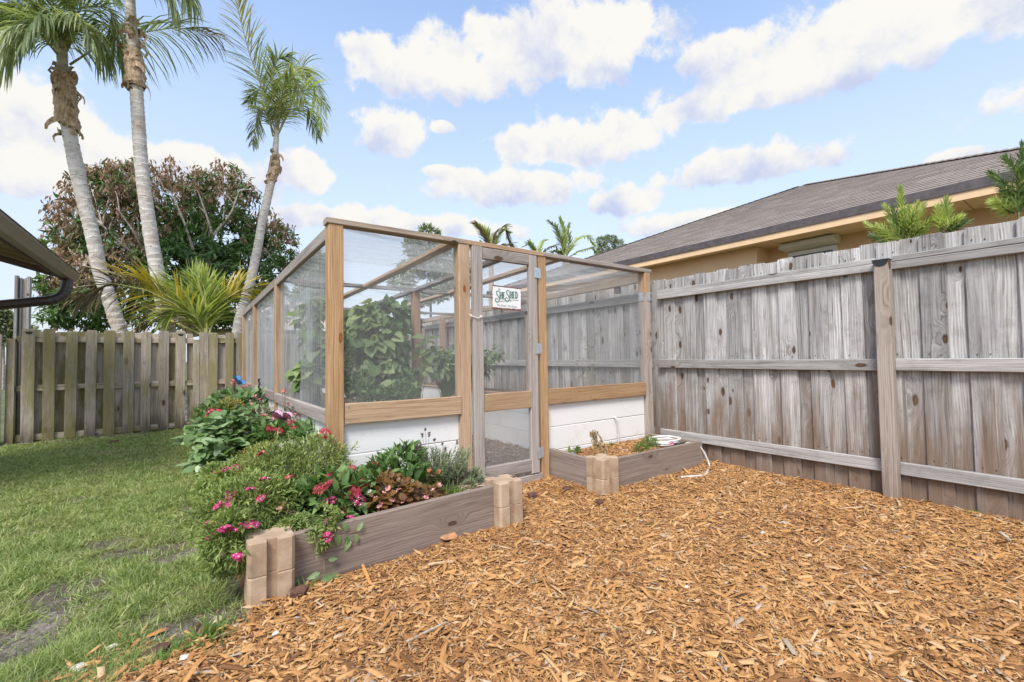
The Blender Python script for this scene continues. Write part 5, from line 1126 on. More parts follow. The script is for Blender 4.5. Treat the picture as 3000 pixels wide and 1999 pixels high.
shrub('bright yellow-green conifer shrub with one tall central shoot', 4.55, (2645, 720), [((2650, 715), (2637, 552), 'podo', 150), ((2640, 700), (2592, 602), 'podo', 90), ((2655, 690), (2688, 600), 'podo', 80), ((2660, 700), (2702, 604), 'podo', 80), ((2630, 705), (2575, 662), 'podo', 70), ((2620, 715), (2538, 655), 'podo', 60), ((2600, 715), (2552, 690), 'podod', 50), ((2660, 705), (2730, 642), 'podo', 80), ((2640, 700), (2615, 610), 'podod', 70), ((2650, 690), (2665, 612), 'podo', 90), ((2670, 715), (2715, 665), 'podo', 60), ((2650, 715), (2610, 650), 'podo', 70), ((2645, 700), (2650, 620), 'podo', 80)])
shrub('slim conifer shoot poking over the fence right of the tallest one', 4.55, (2760, 680), [((2758, 690), (2772, 585), 'podo', 90), ((2758, 680), (2745, 610), 'podo', 60), ((2770, 680), (2810, 636), 'podo', 60), ((2770, 690), (2830, 650), 'podod', 40), ((2765, 665), (2780, 610), 'podo', 50)])
shrub('dark green conifer shrub at the right edge, tall and open', 4.5, (2995, 640), [((2985, 640), (2995, 425), 'podod', 130), ((2980, 560), (2905, 510), 'podod', 80), ((2985, 600), (2930, 545), 'podod', 80), ((2985, 520), (2945, 465), 'podod', 70), ((2985, 610), (2990, 500), 'podod', 90), ((2960, 625), (2905, 595), 'podo', 60), ((2960, 625), (2915, 590), 'podo', 50), ((2990, 560), (3040, 470), 'podod', 90), ((2985, 610), (2945, 565), 'podo', 80), ((2985, 620), (3030, 540), 'podod', 90), ((3000, 640), (3060, 560), 'podod', 90), ((2970, 625), (2935, 605), 'podo', 50)])
# ------------------------------------------------------------------ bedding plants
def floret_head(kind, mat, nfl, rad, eye=True, flat=.55):
    """domed cluster of five-petalled florets"""
    d = rdir(nfl*3, .05); d = d[np.argsort(-d[:, 2])][:nfl] if kind != 'star' else rdir(nfl, .0)
    P, D, N, E = [], [], [], []
    for q in d:
        c = q*np.array([1, 1, flat])*rad*random.uniform(.85, 1.1); u = nrm(np.cross(q, (.3, .5, .2))); v_ = np.cross(q, u); a0 = random.uniform(0, 2)
        for k in range(5):
            a = a0+k*2*PI/5; P.append(c); D.append(u*math.cos(a)+v_*math.sin(a)+q*(.25 if kind != 'star' else .5)); N.append(q)
        E.append((c+q*.0022, q))
    fl = rad*(.40 if kind != 'star' else .46); wd_ = fl*(.72 if kind != 'star' else .36)
    V, F = scatter('petal', np.array(P), np.array(D), np.array(N), fl, wd_); me_parts = [(V, F)]; nm = len(F)
    if eye:
        V2, F2 = scatter('petal', np.array([e[0] for e in E]), rdir(len(E)), np.array([e[1] for e in E]), fl*.4, fl*.4); me_parts.append((V2, F2))
    V, F = merge(me_parts); me = mk_mesh('flower_head', V, F, mat)
    if eye:
        me.materials.append(M_eye); mi = np.zeros(len(F), np.int32); mi[nm:] = 1; me.polygons.foreach_set('material_index', mi)
    return me
HEADS = {k: [floret_head(*a) for _ in range(3)] for k, a in {'verb': ('flat', PM['mag'], 15, .030, True, .45), 'red': ('star', PM['red'], 22, .026, False, .7), 'pinkr': ('star', PM['mag'], 16, .026, True, .7), 'redf': ('flat', PM['red'], 12, .026, True, .5)}.items()}
def small_flower(mat, n=5, r=.014, wd_=.8, up=.4):
    a = np.arange(n)*2*PI/n; D = np.stack([np.cos(a), np.sin(a), np.full(n, up)], 1); V, F = scatter('petal', np.zeros((n, 3)), D, np.tile([0, 0, 1.0], (n, 1)), r, r*wd_); V2, F2 = scatter('petal', np.array([[0, 0, .003]]*3), rdir(3), np.tile([0, 0, 1.0], (3, 1)), r*.35, r*.35)
    V, F = merge([(V, F), (V2, F2)]); me = mk_mesh('flower', V, F, mat); me.materials.append(simple('yellow_eye', (.6, .42, .08))); mi = np.zeros(len(F), np.int32); mi[n*4 if False else len(F)-len(F2):] = 1; me.polygons.foreach_set('material_index', mi); return me
HEADS['gaura'] = [small_flower(PM['gaur'], 4, .020, .7, .9) for _ in range(2)]; HEADS['daisy'] = [small_flower(PM['white'], 8, .013, .45, .2)]; HEADS['blue'] = [small_flower(PM['blue'], 5, .011, .8, .9)]; HEADS['bego'] = [small_flower(PM['pink'], 4, .017, 1.0, .55) for _ in range(2)]
HEADS['yel'] = [small_flower(LM['yel'], 8, .012, .5, .3)]
def place_head(parent, kind, p, s=1.0, name='flower_head'):
    me = random.choice(HEADS[kind]); o = bpy.data.objects.new(name, me); link(o, parent); o.location = Vector(p)-wloc(parent); o.scale = (s, s, s); o.rotation_euler = (random.uniform(-.5, .5)-.25, random.uniform(-.5, .5), random.uniform(0, 6)); return o
def plant(name, label, cat, base, blobs, n, tpl, ln, wd_, mat, stems=30, heads=(), up=.5, droop=0.0, group=None, stem_mat=None, shell=.45, stem_r=.0028, whorl=1, hs=1.0, stray=0):
    """a plant at base: blobs are (px, py, half w, half h, Y) seen from the camera, turned into ellipsoids in the bed"""
    rt = thing(name, label, cat, tuple(base), group); base = np.asarray(base, float); out, nr = [], []
    vol = np.array([b[2]*b[3] for b in blobs], float)
    for b, k_ in zip(blobs, (n*vol/vol.sum()).astype(int)):
        c = at(b[0], b[1], b[4]); k = mpp(c); d = rdir(k_); r = rng.uniform(0.15, 1, k_)**shell
        out.append(c+d*r[:, None]*np.array([b[2]*k, (b[5] if len(b) > 5 else (b[2]+b[3])*.5*k*.8), b[3]*k])); nr.append(d)
    P, Nn = np.concatenate(out), np.concatenate(nr); ok = (P[:, 2] > .03) & (vn(P[:, 0]*17+P[:, 2]*9, P[:, 1]*15+P[:, 2]*13) > .27+.25*(rng.random(len(P))-.5)); P, Nn = P[ok], Nn[ok]; P = P+Nn*(.035*(vn(P[:, 0]*11+3, P[:, 2]*11+P[:, 1]*7)-.4))[:, None]
    mb = MB()
    idx = rng.choice(len(P), min(stems, len(P)), replace=False)
    for i in idx:
        b0 = base+np.array([random.uniform(-.06, .06), random.uniform(-.06, .06), 0]); mb.tube(bez(b0, b0*.6+P[i]*.4+np.array([0, 0, .06]), P[i]*.85+b0*.15, P[i], 5), np.linspace(stem_r, stem_r*.5, 5), 4, False)
    for hk, p in heads:
        p = np.asarray(p); q = P[np.argmin(np.linalg.norm(P-p+np.array([0, 0, .06]), axis=1))]; mb.tube(bez(q, q+(p-q)*.3+np.array([0, 0, .02]), p-np.array([0, 0, .03]), p, 4), [.002, .0018, .0016, .0014], 4, False)
    if mb.V: mb.build('stems', stem_mat or M_stem, rt)
    if stray:
        for _ in range(stray):
            i = rng.integers(len(P)); a = P[i]; d_ = nrm(Nn[i]*np.array([1, 1, .5])+rng.normal(0, .4, 3)+np.array([0, 0, .35])); b = a+d_*random.uniform(.04, .11); t_ = np.linspace(.1, 1, 9)[:, None]; P = np.concatenate([P, a+(b-a)*t_]); Nn = np.concatenate([Nn, np.tile(d_, (9, 1))+rdir(9)*.8])
    if whorl > 1:
        P = np.repeat(P, whorl, 0)+rng.normal(0, .006, (len(P)*whorl, 3)); Nn = np.repeat(Nn, whorl, 0)
    m_ = len(P); D = Nn*.75+rdir(m_)*.75+np.array([0, 0, up-droop]); N = Nn*.4+np.array([0, 0, .9])+rng.normal(0, .35, (m_, 3))
    L = ln*rng.uniform(.6, 1.25, m_); V, F = scatter(tpl, P, D, N, L, L*wd_); world_obj('foliage', V, F, LM[mat], rt, kind='stuff')
    for hk, p in heads: place_head(rt, hk, p, random.uniform(.9, 1.15)*hs)
    return rt, P
def H(kind, lst): return [(kind, at(x, y, Y)) for x, y, Y in lst]
bz = .20
GB = 'flowering plants in the front bed'
plant('verbena', 'sprawling pale green verbena with magenta flower heads at the near corner', 'verbena', (.42, 2.60, bz), [(730, 1490, 150, 95, 2.62), (665, 1590, 70, 95, 2.42), (790, 1560, 110, 45, 2.5), (665, 1470, 55, 60, 2.75)], 10500, 'lance', .029, .28, 'verb', 170,
      H('verb', [(774, 1411, 2.55), (735, 1441, 2.5), (767, 1462, 2.45), (641, 1485, 2.5), (667, 1479, 2.52), (664, 1552, 2.32), (648, 1560, 2.32), (680, 1560, 2.33), (740, 1541, 2.36), (712, 1543, 2.37), (618, 1538, 2.45), (697, 1632, 2.2), (690, 1640, 2.2), (678, 1453, 2.6), (665, 1379, 2.9), (692, 1372, 2.95), (619, 1573, 2.4)]), up=.35, droop=.1, group=GB, stem_r=.0022, stray=170, hs=.92)
plant('verbena', 'verbena sprig trailing over the front board of the flower bed', 'verbena', (.62, 2.45, bz+.02), [(945, 1530, 55, 40, 2.38), (930, 1580, 45, 45, 2.33), (870, 1540, 60, 30, 2.42)], 2600, 'lance', .027, .28, 'verb', 60, H('verb', [(957, 1568, 2.29), (1029, 1522, 2.4), (960, 1577, 2.29), (965, 1528, 2.36)]), up=.2, droop=.3, group=GB, hs=.85)
plant('salvia', 'bushy golden green salvia mound at the corner post', 'salvia', (.60, 2.86, bz), [(870, 1380, 140, 85, 2.85), (930, 1340, 90, 60, 2.92), (800, 1370, 90, 75, 2.9), (850, 1440, 120, 70, 2.72)], 10500, 'lance', .026, .32, 'gold', 230,
      H('blue', [(862, 1298, 2.85), (868, 1303, 2.85), (900, 1317, 2.8), (902, 1330, 2.8), (1001, 1370, 2.8), (1004, 1366, 2.8), (950, 1375, 2.7), (840, 1372, 2.7), (915, 1390, 2.65)])+H('redf', [(769, 1333, 2.8), (846, 1403, 2.6)])+H('daisy', [(822, 1304, 2.9), (830, 1302, 2.9), (838, 1300, 2.9), (848, 1299, 2.9), (824, 1312, 2.88)]), up=.7, group=GB, stem_r=.002, stray=130)
plant('pentas', 'dark leafy pentas with crimson star flower clusters in the middle of the bed', 'pentas', (.80, 2.62, bz), [(990, 1460, 105, 75, 2.6), (900, 1470, 60, 70, 2.62), (1060, 1450, 50, 60, 2.62), (1010, 1510, 90, 30, 2.52)], 900, 'ovate', .072, .42, 'pentas', 60,
      H('red', [(973, 1388, 2.6), (1015, 1396, 2.6), (1026, 1377, 2.65), (946, 1430, 2.5), (960, 1425, 2.5), (976, 1419, 2.5), (935, 1436, 2.5), (1062, 1418, 2.55), (1037, 1436, 2.5), (1030, 1455, 2.48), (1042, 1440, 2.5)])+H('pinkr', [(968, 1470, 2.46), (1051, 1473, 2.47), (1046, 1466, 2.47)]), up=.35, group=GB, hs=1.05)
plant('pentas', 'taller green pentas with one dried seed head against the white boards', 'pentas', (1.08, 2.88, bz), [(1170, 1370, 80, 50, 2.85), (1185, 1335, 40, 30, 2.88), (1110, 1400, 60, 45, 2.75), (1210, 1410, 40, 45, 2.7)], 620, 'ovate', .075, .40, 'pentas', 40, H('daisy', [(1100, 1398, 2.65), (1120, 1390, 2.7), (1118, 1398, 2.65), (1083, 1440, 2.5)])+H('red', [(1098, 1362, 2.8)]), up=.4, group=GB)
ss_ = thing('seed_head', 'dark round dried seed head standing above the pentas', 'seed head', tuple(at(1180, 1316, 2.86)))
V, F = scatter('needle', np.tile(at(1180, 1312, 2.86), (110, 1)), rdir(110), rdir(110), .022, .006); world_obj('bristles', V, F, M_lavf, ss_)
mb = MB(); mb.tube([at(1180, 1316, 2.86), at(1178, 1345, 2.86)], .003, 5); mb.build('stem', M_stem, ss_)
# begonias: every leaf big enough to pick out
def leafy(name, label, cat, base, blobs, n, size, tpl, wd_, mats, heads=(), group=None, up=.3, stuff=0, smat=None, droop=0, shell=.5, ntilt=.35, flat=0.0):
    rt = thing(name, label, cat, tuple(base), group); mes = []
    for q in range(4):
        V, T = TPL[tpl]; V = V.copy(); V[:, 2] += random.uniform(-.06, .06)*np.sin(V[:, 0]*5+q); V[:, 0] *= wd_; V[:, 2] *= (1-.65*flat)
        mes.append(mk_mesh('leaf', V, T, LM[mats], True))
    out, nr, vol = [], [], np.array([b[2]*b[3] for b in blobs], float)
    for b, k_ in zip(blobs, np.maximum(1, ((n+stuff)*vol/vol.sum()).astype(int))):
        c = at(b[0], b[1], b[4]); k = mpp(c); d = rdir(k_, -.75); r = rng.uniform(.25, 1, k_)**shell; out.append(c+d*r[:, None]*np.array([b[2]*k, (b[5] if len(b) > 5 else (b[2]+b[3])*.4*k), b[3]*k])); nr.append(d)
    P, Nn = np.concatenate(out), np.concatenate(nr); vis = np.argsort((P-CAMP)@FWD-.5*P[:, 2]); P, Nn = P[vis], Nn[vis]
    D = Nn*np.array([1-.55*flat, 1-.55*flat, 1-flat*.8])*.9+rng.normal(0, .35+.5*flat, P.shape)*np.array([1, 1, 1-.5*flat])+np.array([0, 0, (up-.5-droop)*(1-flat)-.12*flat]); N = Nn*.35*(1-.5*flat)+np.array([-.05, -.25, .9+.3*flat])+rng.normal(0, ntilt, P.shape); X, Y, Z = frames(D, N); base_ = np.asarray(base, float); mb = MB()
    for i in range(len(P)):
        if i < n:
            s = size*random.uniform(.45, 1.25); o = bpy.data.objects.new('leaf', mes[i % 4]); link(o, rt); Mx = Matrix.Identity(4)
            for a in range(3): Mx[a][0], Mx[a][1], Mx[a][2], Mx[a][3] = X[i][a]*s, Y[i][a]*s, Z[i][a]*s, P[i][a]-base_[a]
            o.matrix_local = Mx
        if i % 2 == 0: mb.tube(bez(base_+rng.normal(0, .03, 3)*np.array([1, 1, 0]), base_*.5+P[i]*.5+np.array([0, 0, .03]), P[i]-D[i]*.03, P[i], 5), [.004, .003, .0025, .002, .0016], 4, False)
    mb.build('stems', smat or M_stem, rt)
    if stuff:
        V, F = scatter(tpl, P[n:], D[n:], N[n:], size*.7, size*.7*wd_); world_obj('foliage', V, F, LM['bigstuff'], rt, kind='stuff')
    for hk, p in heads: place_head(rt, hk, p, random.uniform(.9, 1.3), 'flower')
    return rt
bgf = H('bego', [(1138, 1433, 2.48), (1123, 1445, 2.47), (1168, 1437, 2.5), (1150, 1466, 2.45), (1115, 1478, 2.43), (1113, 1486, 2.43), (1126, 1475, 2.44), (1183, 1473, 2.45), (1186, 1466, 2.45), (1196, 1471, 2.45), (1201, 1424, 2.52), (1210, 1438, 2.5), (1217, 1456, 2.48), (1102, 1461, 2.45), (1160, 1445, 2.48), (1145, 1470, 2.45)])
leafy('begonia', 'bronze leaved begonia with small pink flowers along the front board', 'begonia', (1.0, 2.56, bz), [(1150, 1440, 65, 48, 2.54), (1190, 1450, 45, 40, 2.52), (1110, 1470, 30, 25, 2.47), (1140, 1405, 25, 15, 2.58)], 220, .043, 'round', .9, 'bego', bgf, None, .5, smat=M_twig)
leafy('begonia', 'smaller bronze begonia between the big begonia and the grass tuft', 'begonia', (1.22, 2.54, bz), [(1262, 1450, 32, 24, 2.53), (1290, 1452, 16, 14, 2.52)], 55, .045, 'round', .9, 'bego', H('bego', [(1269, 1437, 2.49), (1285, 1424, 2.52), (1250, 1446, 2.48), (1253, 1456, 2.47), (1246, 1461, 2.46)]), None, .5, smat=M_twig)
leafy('begonia', 'single pink begonia bloom half hidden among the verbena', 'begonia', (.62, 2.5, bz), [(1003, 1513, 14, 12, 2.46), (820, 1498, 14, 12, 2.5)], 14, .04, 'round', .9, 'bego', H('bego', [(1001, 1511, 2.42), (1000, 1516, 2.42), (819, 1494, 2.46)]), None, .5, smat=M_twig)
# lavender
def lavender(label, base, tips, spikes, group):
    rt = thing('lavender', label, 'lavender', tuple(base), group); base = np.asarray(base, float); Ps, Ds, mb = [], [], MB()
    for tp_ in tips:
        b0 = base+np.array([random.uniform(-.12, .12), random.uniform(-.05, .05), 0]); Q = bez(b0, b0+np.array([0, 0, .08]), tp_-np.array([0, 0, .10]), tp_, 7); mb.tube(Q, np.linspace(.003, .001, 7), 4, False)
        t = np.repeat(np.linspace(.28, 1, 26), 3); q = np.stack([np.interp(t, np.linspace(0, 1, 7), Q[:, k]) for k in range(3)], 1); ax = nrm(Q[-1]-Q[2]); Ps.append(q); Ds.append(rdir(len(q))*.6+ax*.75)
    mb.build('stems', M_twig, rt); P, D = np.concatenate(Ps), np.concatenate(Ds); V, F = scatter('needle', P, D, rdir(len(P)), .030*rng.uniform(.6, 1.2, len(P)), .0045); world_obj('foliage', V, F, LM['lav'], rt, kind='stuff')
    for p, l in spikes:
        p = np.asarray(p); k = 40; t = rng.uniform(0, 1, k); V, F = scatter('petal', p+np.array([0, 0, 1.0])*(t*l)[:, None]+rdir(k)*.004, rdir(k)+np.array([0, 0, .8]), rdir(k), .009, .006); so_ = world_obj('flower_spike', V, F, M_lavf, rt)
        q = P[np.argmin(np.linalg.norm(P-p+np.array([0, 0, .12]), axis=1))]; mb = MB(); mb.tube([q, (q+p)/2+np.array([.004, 0, 0]), p+np.array([0, 0, l*.5])], [.0016, .0013, .001], 4); mb.build('stem', M_stem, so_)
tips = [at(random.uniform(1232, 1375), random.uniform(1312, 1400), random.uniform(2.66, 2.92)) for _ in range(110)]
lavender('grey green lavender bush with dark flower spikes beside the door post', (1.36, 2.78, bz), tips, [(at(1237, 1281, 2.75), .022), (at(1257, 1281, 2.75), .032), (at(1231, 1310, 2.7), .026), (at(1246, 1262, 2.75), .010), (at(1219, 1320, 2.68), .03), (at(1296, 1305, 2.75), .014), (at(1339, 1302, 2.75), .018), (at(1305, 1318, 2.75), .012), (at(1229, 1321, 2.7), .012), (at(1273, 1292, 2.78), .010)], None)
lavender('small lavender tuft in the bed corner below the door stile', (1.58, 2.72, bz), [at(random.uniform(1375, 1430), random.uniform(1368, 1440), random.uniform(2.6, 2.8)) for _ in range(42)], [], None)
rt = thing('coleus_sprig', 'two orange tipped sprigs in front of the lavender', 'sprig', tuple(at(1268, 1425, 2.6)))
for (x, y) in ((1258, 1385), (1283, 1388)):
    a, b = at(x, y+55, 2.6), at(x, y, 2.58); n = 60; t = rng.uniform(.2, 1, n); V, F = scatter('lance', a+(b-a)*t[:, None], rdir(n)*.8+np.array([0, 0, .4]), rdir(n)+np.array([0, 0, 1]), .028, .012); o = world_obj('sprig', V, F, LM['gaura'], rt)
    V, F = scatter('ovate', np.tile(b, (9, 1)), rdir(9, .1)+np.array([0, 0, .3]), rdir(9), .028, .02); world_obj('orange_tip', V, F, PM['orange'], rt); mb = MB(); mb.tube([a, b], .003, 5); mb.build('stem', M_twig, o)
def tuft(name, label, cat, p, n, ln, wd_, mat, r=.05, up=.5, group=None):
    rt = thing(name, label, cat, tuple(p), group); P = np.asarray(p)+rng.normal(0, 1, (n, 3))*np.array([r*.5, r*.5, .003]); V, F = strips(P, rdir(n, .1)+np.array([0, 0, up]), ln*rng.uniform(.6, 1.2, n), wd_, .28, 3); world_obj('blades', V, F, LM[mat], rt, kind='stuff'); return rt
tuft('grass_tuft', 'bright green spider grass tuft in front of the lavender', 'grass tuft', at(1325, 1462, 2.55), 90, .13, .009, 'fern', .09)
# left side bed, running back along the mesh wall
GL = 'plants along the left mesh wall'
leafy('sweet_potato_plant', 'large bush of broad pale green leaves leaning over the lawn', 'leafy bush', (.34, 4.35, .12), [(665, 1270, 105, 62, 4.25), (640, 1330, 75, 70, 4.1), (720, 1240, 90, 55, 4.5), (720, 1330, 70, 60, 4.1), (600, 1262, 45, 35, 4.3), (655, 1375, 60, 45, 3.95)], 295, .092, 'ovate', .72, 'big', H('blue', [(678, 1262, 3.9), (721, 1270, 3.9), (728, 1268, 3.9)]), None, .45, stuff=700, ntilt=.28, flat=1.0)
plant('pentas', 'pentas with two red flower clusters just left of the corner post', 'pentas', (.60, 3.9, bz), [(830, 1290, 70, 38, 3.9), (790, 1270, 40, 30, 4.0), (890, 1285, 30, 40, 3.7)], 620, 'ovate', .07, .42, 'pentas', 40, H('red', [(788, 1257, 3.85), (794, 1260, 3.85), (815, 1268, 3.75), (820, 1263, 3.75), (812, 1262, 3.75), (864, 1258, 3.8), (852, 1240, 3.9), (860, 1262, 3.8), (954, 1271, 3.0), (938, 1286, 3.0), (944, 1282, 3.0), (950, 1265, 3.0)]), up=.4, hs=1.0)
leafy('broad_leaf_plant', 'upright broad dark leaves against the white side boards', 'leafy plant', (.68, 3.55, bz), [(900, 1275, 26, 34, 3.55), (885, 1290, 25, 22, 3.5)], 26, .10, 'ovate', .42, 'big', (), None, .9)
ga = [(684, 1121, 7.4), (686, 1117, 7.4), (723, 1134, 6.6), (726, 1130, 6.6), (791, 1158, 5.2), (876, 1112, 4.4), (834, 1151, 4.6), (838, 1146, 4.6), (728, 1225, 4.5), (755, 1227, 4.4), (767, 1220, 4.4), (779, 1219, 4.4), (762, 1223, 4.4), (784, 1224, 4.4), (795, 1227, 4.4), (744, 1205, 4.6), (738, 1187, 5), (844, 1185, 4.4), (870, 1200, 4.2), (869, 1215, 4.1), (880, 1222, 4.1), (732, 1202, 4.7), (775, 1200, 4.6), (790, 1200, 4.5), (820, 1207, 4.4), (827, 1150, 4.6), (748, 1163, 5.2), (760, 1172, 5)]
rt, P_ = plant('gaura', 'airy reddish gaura with pink butterfly flowers on thin stems', 'gaura', (.58, 4.55, bz), [(780, 1235, 85, 40, 4.5), (850, 1240, 50, 45, 4.2), (760, 1270, 70, 30, 4.2)], 1500, 'lance', .030, .2, 'gaura', 260, H('gaura', ga[4:]), up=.9, stem_mat=M_twig, stem_r=.0016, hs=1.2)
rt, P_ = plant('gaura', 'tall pink gaura at the far end near the blue butterfly', 'gaura', (.42, 7.2, bz), [(690, 1160, 30, 25, 7.3), (725, 1160, 25, 20, 6.8)], 500, 'lance', .03, .2, 'gaura', 70, H('gaura', ga[:4]+[(680, 1126, 7.4), (690, 1123, 7.4), (720, 1138, 6.6)]), up=.9, stem_mat=M_twig, stem_r=.002, hs=1.7)
leafy('leafy_bush', 'far green bush of toothed leaves next to the second wall post', 'leafy bush', (.42, 6.3, bz), [(690, 1168, 70, 26, 6.6), (650, 1185, 45, 25, 6.5), (740, 1175, 45, 25, 6.0), (670, 1200, 60, 25, 5.9)], 230, .10, 'ovate', .6, 'big', (), None, .5, stuff=260)
plant('celosia', 'pale yellow plume plant at the lawn edge of the far bed', 'celosia', (.36, 5.6, bz), [(660, 1195, 22, 26, 5.7), (690, 1190, 20, 18, 5.7)], 800, 'lance', .03, .3, 'yel', 40, H('blue', [(692, 1191, 5.5), (696, 1195, 5.5)]), up=.9)
plant('pentas', 'low red pentas on the lawn side of the far bed', 'pentas', (.22, 5.7, .05), [(625, 1215, 50, 26, 5.7), (590, 1225, 22, 26, 5.8), (610, 1245, 40, 28, 5.4)], 900, 'ovate', .055, .45, 'pentas', 40, H('redf', [(615, 1223, 5.5), (608, 1224, 5.5), (622, 1225, 5.5), (605, 1202, 5.7), (620, 1208, 5.6), (638, 1208, 5.6), (632, 1206, 5.6), (635, 1222, 5.5)]), up=.5, hs=1.7)
plant('ground_verbena', 'low verbena spilling onto the lawn below the big leafy bush', 'verbena', (.22, 3.45, .03), [(680, 1410, 60, 34, 3.3), (630, 1395, 40, 28, 3.5), (720, 1380, 60, 30, 3.3), (610, 1440, 30, 40, 3.1)], 1900, 'lance', .045, .34, 'verb', 70, H('redf', [(645, 1388, 3.3), (633, 1392, 3.35), (720, 1365, 3.3)])+H('verb', [(665, 1379, 3.2), (672, 1383, 3.2), (692, 1372, 3.2), (700, 1374, 3.2)]), up=.4)
plant('celosia', 'yellow flowering clump between the salvia and the big leafy bush', 'celosia', (.46, 3.25, bz), [(775, 1330, 40, 35, 3.25), (730, 1345, 40, 22, 3.2), (715, 1378, 30, 12, 3.1)], 1500, 'lance', .026, .34, 'yel', 50, (), up=.7)
plant('salvia', 'thin leafy sprig climbing up the corner post', 'sprig', (.80, 3.0, bz), [(985, 1320, 10, 32, 2.98)], 70, 'lance', .045, .3, 'verb', 4, (), up=.9)
rt = thing('trailing_vine', 'little vine hanging down the front board of the flower bed', 'vine', tuple(at(960, 1600, 2.36)))
vp = [(955, 1540, 2.37), (950, 1590, 2.335), (948, 1640, 2.325), (950, 1670, 2.31)]; V1 = smooth_path([at(*q) for q in vp], 16)[0]; V2 = smooth_path([at(970, 1548, 2.37), at(1010, 1565, 2.345), at(1048, 1557, 2.345)], 12)[0]
mb = MB(); mb.tube(V1, .0025, 5); mb.tube(V2, .002, 5); mb.build('stem', M_twig, rt)
V, T = TPL['ovate']; V = V.copy(); V[:, 0] *= .5; lm = mk_mesh('leaf', V, T, LM['big'], True)
for (x, y, Yd, dx, dz) in [(962, 1640, 2.32, 1, -.1), (936, 1678, 2.3, -1, -.2), (965, 1690, 2.29, 1, -.1), (1020, 1570, 2.34, -.3, -1), (1040, 1565, 2.34, .2, -1), (1025, 1580, 2.34, -.5, -1), (1045, 1555, 2.34, .4, .5), (985, 1565, 2.34, .2, -1), (940, 1700, 2.28, 1, .1), (1018, 1555, 2.34, -.3, .6)]:
    o = bpy.data.objects.new('leaf', lm); link(o, rt); p = at(x, y, Yd); Xf, Yf_, Zf = frames(np.array([[dx, -.15, dz]], float), np.array([[0, -1, .4]], float)); s = random.uniform(.045, .07); Mx = Matrix.Identity(4)
    for a in range(3): Mx[a][0], Mx[a][1], Mx[a][2], Mx[a][3] = Xf[0][a]*s, Yf_[0][a]*s, Zf[0][a]*s, p[a]-wloc(rt)[a]
    o.matrix_local = Mx
# inside the enclosure
leafy('squash_vine', 'tall climbing vine of big heart leaves inside the enclosure', 'vine', (1.65, 5.0, .56), [(1120, 930, 85, 50, 5.2), (1110, 1010, 95, 75, 5.1), (1130, 1090, 80, 70, 5.0), (1195, 940, 40, 50, 5.6), (1050, 960, 40, 50, 5.3), (1180, 1140, 50, 30, 4.7)], 290, .135, 'heart', .92, 'vine', H('yel', [(1015, 905, 5.0), (1022, 910, 5.0), (1030, 915, 5.0)]), None, .15, stuff=900, droop=.4, ntilt=.6)
leafy('squash_vine', 'vine shoots hanging from the rafters left of the corner post', 'vine', (1.0, 4.6, .56), [(905, 960, 26, 70, 4.5), (930, 1040, 30, 50, 4.4), (900, 1100, 40, 40, 4.3), (925, 900, 22, 35, 4.4)], 110, .11, 'heart', .8, 'vine', (), None, .1, stuff=160, droop=.4)
leafy('pepper_plant', 'dark leafy pepper plants behind the brown inner post', 'leafy plant', (3.0, 5.8, .5), [(1330, 1040, 70, 34, 5.8), (1290, 1070, 50, 50, 5.7), (1380, 1080, 80, 45, 5.9), (1440, 1040, 45, 25, 5.6)], 240, .10, 'ovate', .5, 'big', H('daisy', [(1428, 1042, 5.5), (1285, 1035, 5.5)]), None, .2, stuff=500, droop=.3)
leafy('bean_plant', 'green bean leaves around the brown inner post', 'leafy plant', (2.2, 5.0, .5), [(1250, 1010, 30, 30, 5.0), (1245, 1085, 26, 20, 4.95), (1270, 1035, 24, 20, 5.0)], 34, .13, 'heart', .85, 'vine', (), None, .2, droop=.3)
plant('low_herbs', 'low mixed herbs at the foot of the climbing vine', 'herbs', (1.4, 4.4, .56), [(1050, 1130, 45, 40, 4.5), (1120, 1160, 60, 25, 4.3), (1180, 1150, 40, 30, 4.3), (1010, 1050, 20, 70, 4.6)], 1500, 'ovate', .06, .5, 'bigstuff', 60)
def twiggy(name, label, base, tips, mat, leaf=None):
    rt = thing(name, label, 'dry plant', tuple(base)); mb = MB(); L = []
    base = np.asarray(base, float)
    for tp_ in tips:
        Q = bez(base, base+(tp_-base)*.3+np.array([0, 0, .08]), base+(tp_-base)*.7+rng.normal(0, .02, 3), tp_, 6); mb.tube(Q, np.linspace(.004, .0012, 6), 4); L.append(Q[-2]); L.append(tp_)
    mb.build('stems', mat, rt); L = np.repeat(np.array(L), 7, 0)+rng.normal(0, .02, (len(L)*7, 3)); V, F = scatter('lance', L, rdir(len(L)), rdir(len(L)), .03, .012); world_obj('leaves', V, F, LM[leaf or 'far'], rt, kind='stuff')
twiggy('dry_plant', 'thin wilted plant rising above the right sill inside the mesh', at(1715, 1150, 3.5)-np.array([0, 0, .05]), [at(x, y, 3.5+random.uniform(-.1, .1)) for x, y in ((1690, 1060), (1720, 1020), (1745, 1035), (1735, 1075), (1700, 1085), (1725, 1000), (1760, 1120), (1748, 1090), (1735, 1125))], M_dead)
